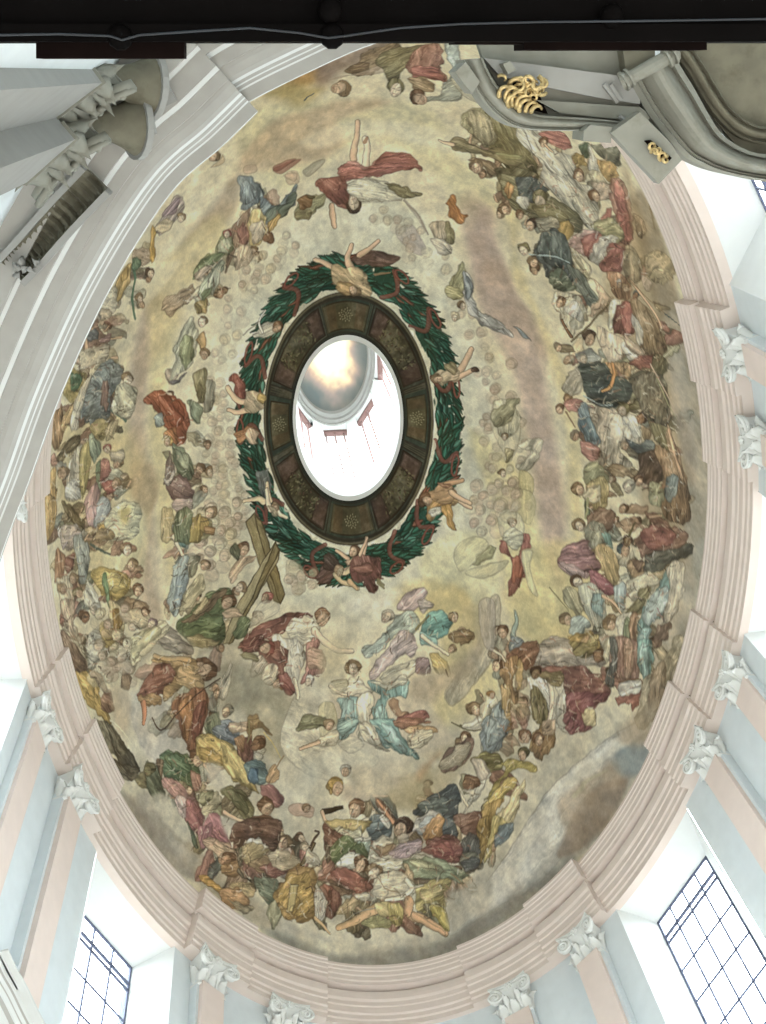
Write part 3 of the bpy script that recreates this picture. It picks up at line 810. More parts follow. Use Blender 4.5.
FIG3 = """
T 550 360 4.7875
p 3e4a48 140,30 240,5 300,60 400,120 390,170 300,230 200,210 150,120
s lb 8 160,170 230,210 300,215
p gy 60,130 90,70 135,40 150,150 100,165 70,160
l c08850 22 14 300,20 310,70 290,130 250,150
p pr 70,200 120,180 160,200 140,240 90,250
h 48,238 28 br -40 fl
s bw 12 80,250 100,290 120,320
p bl 150,200 180,220 210,290 250,380 230,420 180,400 150,340 140,280
p 6c8894 145,290 190,280 230,370 190,390 150,340
p pr 145,390 230,420 230,470 190,485 160,450
p bfae94 190,230 300,230 330,280 280,320 270,460 250,520 230,480 240,400 210,310
p cfc2a8 280,260 350,280 410,330 440,400 410,430 360,380 330,440 390,500 330,500 270,470
p dol 320,200 380,200 420,180 470,220 380,235
h 350,240 34 ol -10 fp
p wt 350,280 400,260 430,330 410,380 360,300
h 440,280 34 db 20 fd
p bw 430,310 480,340 470,390 440,370
p nv 355,370 420,400 490,385 490,440 430,455 400,440
p db 430,460 500,430 560,460 540,560 470,600 420,560
p 8e6a48 500,430 560,420 620,480 660,600 665,766 560,766 520,640 540,560
p 748484 550,560 610,560 590,660 550,660
p ol 470,240 560,300 580,420 530,420 480,330
p 9c9c74 470,600 530,600 540,680 490,690
p 6e6450 400,110 500,60 560,170 570,300 500,300 430,220
p b08a68 560,300 600,400 650,560 640,600 590,480 560,400
s pk 12 480,20 560,170 640,330
s gl 10 510,90 570,220 640,330
b b0a492 .7 10 570,0 620,120 680,300 690,470 660,520 620,380 580,200
b 9c8c78 .6 9 600,250 670,350 700,500 680,620 640,500
p bw 280,500 330,490 400,550 420,570 360,560 290,540
h 425,585 28 br 30 fl
h 375,610 34 mgy -20 fp
p gl 170,520 220,490 280,540 270,600 200,610 160,570
p a8925a 170,590 270,570 280,680 220,740 190,660
h 130,622 36 bw -30 fl
p dn 170,660 190,690 180,750 165,740
p 84604c 180,760 230,710 300,720 310,760 240,766
T 440 480 4.7875
s dg 7 640,40 670,80
p c8bc9a 680,60 766,20 766,100 700,100
h 665,48 34 bw -20 fl
s gl 16 710,90 705,130 695,180
# faint pair in the light, right of the wreath
q c8be8a 370,50 440,60 460,130 430,210 380,180 360,120
q d8d4b4 280,150 350,140 400,200 400,260 340,310 290,260
q b0a680 290,160 360,150 360,200 310,205
h 345,205 28 bw 0 fp
p cbc9ac 330,240 380,235 420,290 380,330 330,320 305,280
p rr 290,280 330,330 350,370 385,340 400,260 425,260 430,320 390,350 395,460 350,540 325,560 335,480 360,420 330,370 290,330
p a8563e 345,380 385,370 390,460 350,500 340,460
q d4d0a8 390,350 440,340 430,420 470,550 430,520 400,430
p gl 155,400 190,350 245,310 260,345 220,390
q c0ba90 120,440 240,400 330,390 280,440 200,470
q d8d2a0 70,330 160,270 230,310 150,410 90,430
K 14 5 24 34 .6 150,10 260,10 300,140 230,260 160,250 150,150
K 8 9 26 38 .6 260,0 370,10 360,130 280,140
# standing groups on the right of the lower half
p c0b27e 720,180 766,150 766,320 720,310 690,240
h 668,220 36 bw -20 fp
p pp 570,380 640,300 720,290 766,330 766,420 690,400 620,430
p b08a8c 560,395 620,380 700,430 690,470 620,450
T 550 500 4.7875
p 7a5a48 180,90 230,45 300,50 310,100 280,170 240,130 190,160
p 90907a 180,110 240,100 280,160 270,220 220,240 180,200
p tq 245,160 280,160 300,230 270,220
p b89c66 200,240 250,220 320,260 330,380 300,430 260,350 200,290
h 142,122 32 bw -20 fp
p 9c6a6c 40,285 90,220 170,185 190,240 240,300 230,350 140,340 60,320
p c2a2a0 40,290 100,310 160,340 160,370 90,350
p 96505c 190,340 260,370 310,420 290,450 230,430 190,390
h 130,392 38 br -40 fp
p c4c8b4 130,420 200,400 260,460 260,560 230,640 180,560 150,490
p 88a8a8 210,450 260,470 250,560 200,520
p b4ac84 60,440 110,420 160,520 130,560 80,500
s ol 8 0,420 50,480 85,530
h 80,575 34 bw -20 fl
p lb 90,580 150,550 190,600 150,650 100,640
p go 90,660 180,630 240,680 210,760 140,766 110,720
p b08858 120,690 200,660 220,740 150,766
p d0c4a4 330,240 380,200 400,280 380,330 330,300
h 358,240 36 nv 0 fl
h 372,200 30 db 0 bw
s dol 12 380,170 400,120 408,110
p 7e5848 410,180 480,120 600,130 660,170 640,230 560,240 500,260 440,280 420,230
p 8a4c44 430,150 520,125 600,160 560,210 470,230
p 4a4c44 480,260 580,230 680,210 670,270 580,300 520,340 440,340 450,300
p a8845c 370,300 440,290 450,340 400,370
p 6e5240 400,290 450,300 430,350 410,330
p cdc4a4 370,380 470,360 520,390 480,460 410,490 370,440
p ol 430,430 480,420 450,500 420,540 360,540 400,500
p lb 300,440 350,400 360,480 350,540 320,500
l fl 22 14 255,460 300,490 340,540
h 290,590 40 bw -30 fl
p e0d8c0 320,560 390,540 400,600 380,680 330,640
p 8a9a70 355,580 380,580 380,700 350,710
p 7aa8a4 560,330 580,420 550,540 470,620 470,766 410,766 420,640 450,520 510,430
p lb 470,480 560,420 560,540 520,560 470,600 440,560
p 9cc2bc 420,640 480,620 470,740 430,766
s pp 9 515,520 535,560 555,590
p 9a7050 380,560 420,560 410,700 390,740
p c8bca4 560,320 640,300 640,420 590,560 540,600 560,500 570,400
p 8a6a54 520,600 580,590 560,660 500,700
p 8c8c80 260,650 310,650 300,740 270,740
p b4a890 240,640 300,660 260,720
h 235,745 34 br -10 fd
p 6a6a64 280,680 320,690 310,766 270,766
T 540 640 4.7875
p 90685a 330,0 450,0 470,150 430,200 380,190 340,140
p tq 465,0 530,0 540,100 520,200 490,180 465,100
p 9cc0ba 480,20 520,20 520,160 490,150
p b08a70 400,0 450,20 440,150 400,180
p wt 380,200 460,185 490,200 470,250 390,260
s br 9 375,200 420,190 465,186 490,200 480,260 460,320
p rd 360,280 440,260 500,240 490,290 450,350 440,300 380,310
p a49678 500,200 560,140 620,60 640,0 690,0 640,150 590,280 560,360 500,420 460,400 480,300
p 9a8064 540,150 600,100 600,240 560,340 520,320
b a08c70 .7 10 380,440 480,340 560,280 540,400 500,500 400,500
# large kneeling figure in maroon
b a89c8c .8 9 0,60 100,40 200,110 150,140 0,140
p 805848 130,170 200,130 260,170 330,230 320,270 230,310 150,300 110,240
p 84484a 130,270 200,240 330,240 310,290 230,360 260,390 180,430 110,390 120,330
p d8d2bc 60,170 110,200 150,200 120,320 80,380 130,420 80,410 70,330 90,260
p bfae84 200,340 260,330 270,380 230,400
p ol 0,150 60,150 110,160 70,200 30,210
p 8c7848 0,260 40,290 30,400 0,380
l fp 34 20 20,180 40,260 50,350 30,420
p 766036 0,400 60,420 60,520 20,560 0,570
"""
FIG4 = """
T 460 600 4.7875
p b5a796 330,300 380,220 440,170 520,190 600,250 700,300 600,320 500,310 400,320
p 9a5a4a 330,330 400,325 520,320 500,350 400,350
h 205,155 36 br -10 fl
p 7f9890 240,220 255,120 262,55 275,100 270,160 245,250
p 8494a0 250,170 300,190 290,240 245,240
p 8e5a40 230,260 300,210 370,195 380,240 330,330 300,330 280,280 240,310
p a87a48 205,300 260,270 270,330 250,420 280,450 260,500 230,440 200,380
p c09a5c 280,300 310,310 300,390 270,420
p b08a50 195,420 240,420 250,500 230,600 200,520
l fp 18 12 150,235 190,260 215,290
h 175,315 34 br 10 fl
p 7e8e94 130,560 180,490 230,590 230,650 180,720 120,730 110,640
p a0b0b0 150,540 190,500 200,600 170,690 130,680
p 98683e 200,560 230,600 250,580 240,620 210,640
h 70,525 38 bw -20 fl
p d4c8a4 90,510 150,450 180,470 160,520 110,600
s dol 9 0,600 50,615 95,610
h 150,455 24 ora 0 fl
p ece4d0 330,360 400,370 440,470 430,540 380,460 330,410
h 360,350 34 db 20 bw
p 6a5c34 345,410 400,460 420,560 390,600 350,540
l fp 36 22 425,380 440,460 435,540 410,620
p ded8c4 470,480 520,410 500,520 460,590 520,640 470,610
p 86524a 500,340 580,310 640,350 710,420 700,460 620,500 560,480 500,440
p 84464c 510,460 600,440 710,450 690,480 600,540 640,600 560,640 500,610 520,560
p b0a070 590,540 640,520 650,590 600,600
p 806c40 370,350 470,340 500,380 460,420 400,380
h 305,655 36 br 10 fl
p 8a6a3c 350,640 420,620 430,700 370,740 330,700
h 380,670 30 br 20 fl
h 300,740 30 dol -20 fl
p a89456 600,200 660,170 640,260 560,270 530,200
h 665,272 38 br 0 fd
p cfc4a0 690,190 740,180 700,300 680,250
h 718,118 36 bw -20 fl
p 606460 720,180 750,200 740,400 700,400 720,280
h 18,690 40 bw -20 fl
b b4a274 .6 10 0,60 100,20 160,120 80,300 0,340
q b0a498 90,20 160,0 170,130 160,240 110,200
h 30,175 30 br 60 br
p 705434 0,165 40,150 68,165 50,195 0,205
T 320 580 4.7875
# the pair facing each other across the light, upper centre
p b49ca0 370,140 400,80 460,40 510,50 500,100 450,145 400,150
p c4b4ac 470,100 520,90 540,130 490,145
h 320,175 36 mgy 30 fp
p a8b8ac 360,160 440,150 480,200 460,260 380,250 330,300 260,360 215,365 210,330 290,270 340,220
p 5c9c96 500,180 570,145 630,200 620,260 580,280 500,280 480,260
p 88b8b0 480,250 560,290 540,320 480,310
p b4a0a0 380,250 440,260 470,330 440,370 400,360 330,400 260,480 235,470 260,400 320,330
p cfc8ac 290,460 370,410 460,380 470,430 420,470 330,490
s ol 14 460,240 500,190 520,170
l fp 26 18 490,270 540,310 610,360
h 630,335 26 bw 30 fl
p c4a85c 530,360 580,370 630,440 580,450 540,410
p pp 460,390 510,370 530,420 500,460 460,440
p 8c6c44 620,260 680,230 740,265 700,300 640,290
h 640,180 28 bw 0 fl
b a89880 .8 10 440,480 540,440 640,410 720,340 766,260 766,380 680,470 590,540 540,590 450,570
# clasped blue figures
h 157,430 40 bw 0 fp
p cfc7ac 110,510 150,470 200,480 250,540 190,550 120,560
p b8ac80 50,480 90,470 130,490 120,510 70,510
l fp 22 14 50,510 90,540 130,550
p 8cb8b8 80,580 130,560 180,570 190,650 140,740 90,750 100,660
p a8ccc8 110,580 160,580 150,680 110,720
p d8cfb0 180,560 250,550 250,640 240,700 270,766 200,766 180,700
p 78aaa8 235,490 330,500 400,470 430,500 410,560 340,570 320,640 370,740 390,780 300,800 260,700 250,620 290,560 250,530
p 9cc6c2 260,640 310,600 320,700 350,766 290,766
p dcd4b8 240,480 330,500 410,450 400,500 320,520
p a87c5a 330,580 380,570 380,620 430,640 400,680 350,640
p a85c54 380,660 500,630 520,665 430,690 380,690
p c89a64 370,680 470,690 560,710 540,740 420,730
q c8bc88 0,600 60,590 80,680 30,740 0,740
h 740,620 34 bw -20 fl
p dcd6c0 680,700 766,650 766,710 720,720
s dol 8 630,680 700,715 766,720
h 695,755 30 br 0 fl
"""
FIG5 = """
T 200 600 4.7875
p 8a4a40 190,240 240,150 350,90 440,60 540,70 480,110 400,160 330,190 250,210
p 7c4238 200,200 300,170 290,240 200,250
h 585,88 44 br 40 fl
p d4cbae 420,120 500,80 570,130 560,200 490,220 430,190
l fp 44 24 550,150 600,200 660,240 730,245
p cfc8b4 340,180 430,180 500,220 500,290 470,380 470,460 430,400 410,280
p 9c6058 510,200 570,190 560,270 600,300 590,350 520,380 480,390 510,290
p c49a7e 520,240 590,250 600,320 530,330
p 7a4438 290,200 360,200 420,250 400,340 440,440 390,420 350,330 290,270
h 318,232 40 rd 40 fl
p fp 250,290 290,260 320,290 300,340 250,370
p dccbaa 290,370 340,300 380,320 370,390 310,400
h 378,402 34 ora 60 fl
p ol 190,260 250,255 270,290 210,285
p 7a3c38 380,350 440,380 455,445 400,440
l fp 26 18 450,380 470,440 470,470
h 520,390 26 wt 0 fp
b 948c74 .7 10 120,300 240,300 330,400 420,460 330,490 180,500 120,470
b c2b48c .6 10 600,200 700,200 690,300 620,380 560,420
h 735,325 40 bw 0 fp
q c8c0a0 620,400 700,380 690,440 640,450
# cherub and blue drape beneath
p 6f6e4c 460,620 510,550 590,560 620,600 560,610
h 618,600 30 bw 20 fl
p ddd0ae 560,680 600,640 660,620 650,690 580,700
l fl 24 16 570,680 510,700 480,715
# men lower left of the centre
h 130,535 34 mgy 10 fl
p 7c8894 60,600 130,570 180,620 180,700 120,680 70,640
p fl 140,600 240,580 250,620 190,640 150,640
p 8a6a40 235,545 270,545 330,620 340,650 280,600 250,640 230,700
p 6e3e34 190,690 240,650 250,766 200,766
h 280,690 40 br 20 fd
p cfc7a8 260,720 310,720 290,766
p c4a85c 0,640 80,650 160,690 190,766 100,766 100,700 0,690
p 788048 20,600 80,560 70,620 30,640
p d4cab0 120,340 150,300 150,350 130,460 90,470
h 0,340 70 br 30 fl
# crossed timbers and the green figure beside them
T 160 500 4.7875
q c8bc96 200,90 280,60 300,160 220,180
K 16 12 26 36 .75 200,40 300,10 400,10 400,90 360,160 330,210 300,300 220,320 180,230
p ol 150,100 230,90 260,150 210,190 160,210
p go 150,90 200,80 230,130 170,190
h 240,60 36 bw 20 fl
p 96683c 215,120 260,130 260,165 220,150
x 9a8858 412,105 455,60 485,100 520,230 560,330 600,450 575,495 545,480 500,360 470,290 440,200
x 887648 455,70 485,100 600,450 575,495 560,460 470,150
x a6966a 520,250 555,200 575,240 560,300 500,400 440,500 390,590 350,680 300,690 360,520 430,400
x 847246 555,200 575,240 470,450 350,680 330,690 450,450
p 4c5c34 80,610 120,560 180,500 240,440 330,420 360,520 300,560 320,640 280,700 180,690 110,650
p gn 120,590 220,540 300,570 280,650 180,670 110,640
p 8a6a4c 100,590 160,540 220,480 270,440 320,430 290,480 220,540 150,580
p bca878 160,530 210,470 230,490 180,540
h 325,490 44 br 30 fl
p fl 300,540 360,530 410,560 350,570 310,560
p a08c5c 130,660 200,650 290,680 240,700 160,690
p 5a6a40 380,560 430,580 400,660 350,650
h 385,420 32 bw 30 fp
h 507,470 32 rr 20 fl
p fl 330,370 370,290 420,260 460,270 400,320 350,400
h 400,238 36 br 20 fl
p 586048 340,250 360,210 385,250 370,285
q cfc7ac 480,490 560,490 560,540 450,600 430,600
p 7a8a86 60,100 110,130 140,180 130,230 90,200 75,150
p tq 70,170 120,170 130,220 90,220
l fp 24 16 60,170 90,230 120,280
p lb 80,290 130,270 140,350 110,460 70,560 40,500 50,410
p 98aab0 70,400 130,360 120,440 80,500
p c4b88c 140,400 200,360 200,440 110,540 100,500
p 7c7a62 140,280 190,270 180,340 140,360
h 215,315 30 bw 40 fl
q c4b894 610,290 680,320 700,380 730,390 640,410 610,370
h 640,395 30 gy 0 fp
K 6 4 28 36 .5 610,300 730,330 740,400 620,470
"""
FIG6 = """
T 60 620 4.7875
# seated half-nude man at left with russet drape
p 7c4232 370,360 400,300 450,220 520,205 580,210 600,260 530,300 500,350 420,370
p b48a52 440,185 520,170 600,180 660,210 640,280 560,340 500,390 500,330 550,260 520,210 460,210
l c09a64 30 22 620,190 560,185 490,185 450,170
p c69e68 580,220 650,220 690,290 680,340 610,330 560,280
h 700,240 48 br 60 fl
p 9a5a38 540,390 600,340 690,330 715,400 690,500 650,600 620,630 590,560 560,470
p b8743f 570,400 630,360 640,460 610,580 590,520
p 7e3f2c 640,440 700,380 690,500 640,580
p c09058 370,370 440,350 490,390 460,410 390,400
l c4825c 40 26 400,400 405,450 400,495
s db 9 440,470 485,530 560,450 640,370 700,320 766,280
b a8a28e .7 9 400,140 540,60 640,120 600,170 450,170 380,220
p a89a88 460,100 540,40 600,100 640,150 560,160
# yellow figure at the far left
p 6e4c30 0,50 40,110 130,220 60,240 30,160
p b08a3c 70,260 130,240 180,300 190,380 230,450 250,500 200,470 150,420 100,350
p c8a252 90,270 150,260 170,370 130,350
p 7a5232 140,240 190,260 240,360 240,430 200,350
p 8e6248 190,380 240,340 260,440 220,440
p 6e644c 160,480 230,500 250,600 280,660 220,620 180,560
p 3c3424 220,490 280,540 330,620 380,710 340,740 280,680 250,600
p 443a28 240,650 300,690 380,710 340,766 270,720
p 8a8064 240,680 300,720 330,766 260,740
p c4b494 20,20 80,40 110,150 130,230 90,190 40,100
p ccc8b0 130,130 200,50 230,80 220,180 160,230 130,200
s wt 8 140,200 180,120 220,60
s cr 7 160,220 210,160 240,90
p c4aa60 200,20 300,0 300,80 270,110 240,60
p a88a4a 230,60 280,60 280,110 240,110
K 14 8 26 36 .9 170,90 330,80 340,200 330,260 220,300 190,220
p d4c8a0 330,100 420,30 500,10 520,60 430,140 370,210 340,200
p 907050 300,250 340,260 330,330 300,320
b c0aa88 .6 8 240,330 330,340 330,500 280,540 250,430
s cr 10 240,480 300,530 340,590
p 3f5c3c 480,650 560,635 640,700 640,766 520,766
h 655,665 46 br 0 fl
p bca252 650,560 720,540 766,560 766,690 700,650 660,610
p 6c7458 690,490 766,440 766,550 720,540
T 40 510 4.7875
# crowd on the left bank
p 9a6a48 80,190 120,220 110,330 70,330
p 7e4838 120,240 160,200 160,270 130,290
p c4b0a0 100,90 180,80 200,140 170,180 110,190
s lv 10 110,180 150,130 190,110
p 9ca49c 160,130 230,150 230,300 200,360 180,260
p d4c4a0 80,340 150,330 160,450 150,560 120,520 90,420
h 110,380 28 bw 0 fl
p c4a888 100,430 160,440 160,560 190,660 140,600 110,520
h 160,330 28 bw 0 fl
h 185,400 30 ol 0 fl
s nv 8 245,370 230,420 210,470
p b89a4c 250,290 330,280 400,300 430,350 400,420 340,430 290,400 260,350
p cbb468 300,300 380,310 420,360 370,400 310,370
p 4c7048 300,310 325,320 330,420 325,470 310,400
h 415,190 34 bw 0 fp
h 440,265 32 bw -10 fl
p a88858 265,110 310,85 350,125 300,160 270,150
s 4a5448 13 240,165 290,195 335,212
p d8d4c0 230,340 280,430 300,520 250,480 210,440
h 262,475 30 gy 0 fp
h 215,515 34 br 10 fd
p d8c48c 330,440 390,470 400,580 360,620 340,540
p a4762f 350,480 390,500 380,590 350,560
h 370,615 26 wt 0 fl
h 470,390 34 br 10 fl
p 9c7a58 420,420 500,440 520,470 470,490 410,460
p cbb890 380,480 470,470 540,540 480,560 420,560
h 505,490 26 br -20 fl
p c8c4b0 220,640 270,560 310,620 290,720 240,740
s wt 8 240,690 290,620 330,690
p b89c54 290,550 350,560 360,640 310,660
h 410,640 28 bw 0 fl
p d8ce9c 450,600 560,560 580,600 500,650 450,730 440,660
h 535,545 28 pp 30 fp
K 10 21 26 36 .9 250,470 420,450 440,560 430,720 280,740
p 745844 100,570 150,620 220,730 230,766 150,766 110,640
p ccc09c 100,560 190,640 230,700 170,640
"""
FIG7 = """
T 40 380 4.7875
p a0764c 60,160 90,100 120,200 90,320 50,300
p c8a46c 110,180 160,110 180,100 150,190 110,250
p dcd4bc 190,60 215,60 190,200 160,250 150,190
p 7c8c8c 205,80 250,20 290,60 280,200 240,210 200,180
p 64704c 130,0 180,0 160,50 140,40
p a89458 240,220 290,180 330,210 320,260 280,300 250,260
p 8e6a58 290,60 330,20 350,90 320,160 290,130
s 4a6454 22 345,140 380,170 412,196
p d6cfae 350,90 440,40 460,80 430,180 370,170 340,140
p b4a074 310,250 345,190 375,200 360,260 320,280
p 5a4c30 80,370 120,310 180,260 190,300 140,350 90,400
p d0c4a8 130,420 190,320 200,400 190,560 130,570 120,480
p dcd8cc 120,510 180,480 195,570 130,560
p b09c54 190,340 240,300 240,440 210,560 190,520
p 88987c 230,270 280,300 290,350 260,400 240,360
p 9c5c54 290,400 330,380 340,440 300,490 270,470
p 6f8460 265,430 285,400 290,560 270,600
h 322,330 26 rr 0 fp
h 370,400 30 bw 20 fl
p ccbda0 340,340 390,330 400,380 350,380
p 9a4e44 300,490 350,480 360,540 320,550
h 362,500 28 bw 10 fl
p c09088 210,580 270,480 290,560 240,680 220,660
p b48e8e 230,620 270,600 260,690 235,700
p a8b0b0 290,560 330,570 330,640 270,700 260,680
p 5c4c2c 100,580 150,600 210,680 200,720 130,660
p c49a58 10,560 40,450 70,430 80,560 70,690 40,766 10,766
s bw 9 40,500 60,600 40,720
p 8a8a80 75,400 120,400 130,470 100,470
h 110,450 34 bw 0 fl
p 2c3c3c 25,450 45,450 40,500 25,500
p d8d0c8 90,710 170,690 200,766 100,766
h 300,730 40 go 60 fl
p dad6ae 330,640 400,580 480,600 480,700 440,766 330,766 310,690
b cdb86c .8 6 380,620 430,610 420,680 390,680
# russet figure and dark group left of the wreath
p 9c4426 500,110 540,60 620,70 690,110 710,200 690,290 640,320 620,250 590,200 560,140
p 84381f 560,80 640,80 690,140 660,220 620,190
p c0703a 600,240 650,250 660,310 620,310
p 8a9c9c 540,180 580,160 600,200 570,220
p fp 590,250 630,280 610,310
h 612,292 26 go 10 fl
p 6c7858 630,310 690,330 740,420 720,480 660,440 640,390
p a0a684 640,330 700,360 720,420 670,400
p 6c7a60 700,100 766,120 766,200 730,190
p 74524c 610,500 660,450 720,500 720,580 640,580
p c4aaa0 640,580 720,570 720,620 690,645 640,620
p 6e584e 590,500 620,340 640,420 630,480
p d4c8b8 600,510 640,460 640,420 610,470 590,480
p 6a7450 650,640 720,620 730,766 640,766
p b89a4c 730,680 766,640 766,766 720,766
p c8b078 580,620 640,640 620,766 580,766
b b8a078 .8 8 440,440 540,410 560,560 510,620 450,560
T 50 250 4.7875
p a89078 400,0 480,0 490,50 440,70 400,60
p c8a45c 300,200 350,90 390,80 380,150 340,230 310,250
p b08a44 340,110 380,90 370,140 340,150
s 4c6c50 18 400,60 405,150 395,240 408,330
p 3c5c44 390,50 430,40 440,70 410,100
p d8d0b4 230,240 310,170 320,270 270,310 230,290
p bfae90 250,280 300,290 280,330 240,340
p 6c6a68 190,300 230,270 240,330 200,370
p 8a6858 120,440 190,380 230,330 240,400 290,400 280,440 180,470
l fl 30 22 200,380 175,430 180,500 190,530
p 54606a 180,400 220,380 230,430 190,440
p 9c7470 230,430 290,400 280,440
p dccfae 80,510 180,480 280,450 270,520 180,560 90,590
h 120,520 34 bw -10 fp
p b8a058 60,600 100,570 170,600 150,700 80,720
p 3f6848 100,590 150,600 140,650 110,670
p 748080 160,700 200,600 270,530 340,560 340,640 290,700 280,800 180,800 160,766
p 8e9c9c 200,620 260,560 290,620 230,700
p 7e5c50 250,640 280,650 270,766 250,740
p d6ccb0 110,766 150,660 200,590 170,680 150,766
h 370,620 36 bw 30 fp
p cfcaa8 310,660 360,640 410,660 390,766 320,766
h 428,235 24 bw 0 fp
p a88c6c 540,240 640,190 690,160 680,230 620,280 560,320
p a89884 560,570 620,580 600,620 570,640
p b4b498 600,450 660,340 690,330 710,430 680,540 600,610 570,630 600,540
p 909868 620,460 670,400 690,500 640,570
p 726c70 575,630 640,600 660,590 600,640
p ol 690,590 740,570 750,680 720,740 700,680
p a88c4c 690,260 740,240 760,290 720,310
p c0b898 680,210 740,150 766,150 730,220
p 8a8c58 690,100 740,30 766,30 740,80 700,130
p b08850 710,420 740,400 740,480 715,480
h 740,500 30 bw 0 fl
h 730,345 28 bw 0 fp
T 150 140 4.7875
p 60707a 425,170 480,180 530,210 530,290 490,320 440,330 430,240
p 8a9aa0 450,200 500,220 500,280 450,300
p 70828a 520,230 560,290 610,310 660,260 700,210 700,290 650,350 600,390 550,400 530,330
p 5c6c5c 560,330 640,310 690,250 690,300 620,380 560,390
p a8803e 600,360 620,370 590,430 560,440
p c8b06c 480,340 530,340 560,420 530,500 480,500 465,420
p c4b49c 490,400 545,400 540,480 490,490
p 96745a 400,420 440,360 490,320 460,400 440,480 400,560 370,640 370,560
p a86a5c 420,450 450,400 470,470 460,500 430,490
h 565,468 30 br 60 fd
h 505,560 32 bw 60 fl
p d0b898 400,530 470,500 490,560 440,620 400,610
p 889060 320,520 340,450 380,430 400,490 380,540 330,560
p b8bc98 340,480 390,470 380,540 330,540
h 372,450 24 rr 10 fp
p 6a7c50 205,640 250,570 340,540 330,580 260,610 220,670
p cbb49c 210,650 290,600 300,610 230,680
p a8b498 240,700 340,570 350,620 300,720 240,766
p c8ccb0 280,680 340,600 330,690 290,740
p 788a60 240,740 300,700 270,766
h 305,80 32 bw 40 fl
q c8a878 290,130 330,100 350,70 350,110
p a89890 60,360 130,270 160,290 140,360 90,420 50,450 20,430
p 88707a 60,350 120,290 150,280 110,360
p c8b48c 20,430 60,380 110,400 80,440
h 150,375 26 bw 20 fp
p c8963c 0,430 20,430 15,570 0,570
q c4a284 450,130 500,120 510,150 460,160
q rd 590,130 650,100 700,90 660,120 610,150
q fl 640,170 700,160 690,200
p 6e4826 705,290 740,265 766,280 766,320 720,330
p ol 690,380 710,340 766,330 766,380
K 14 33 20 30 .55 420,600 560,540 660,420 700,440 690,600 560,700 480,740 400,700
"""
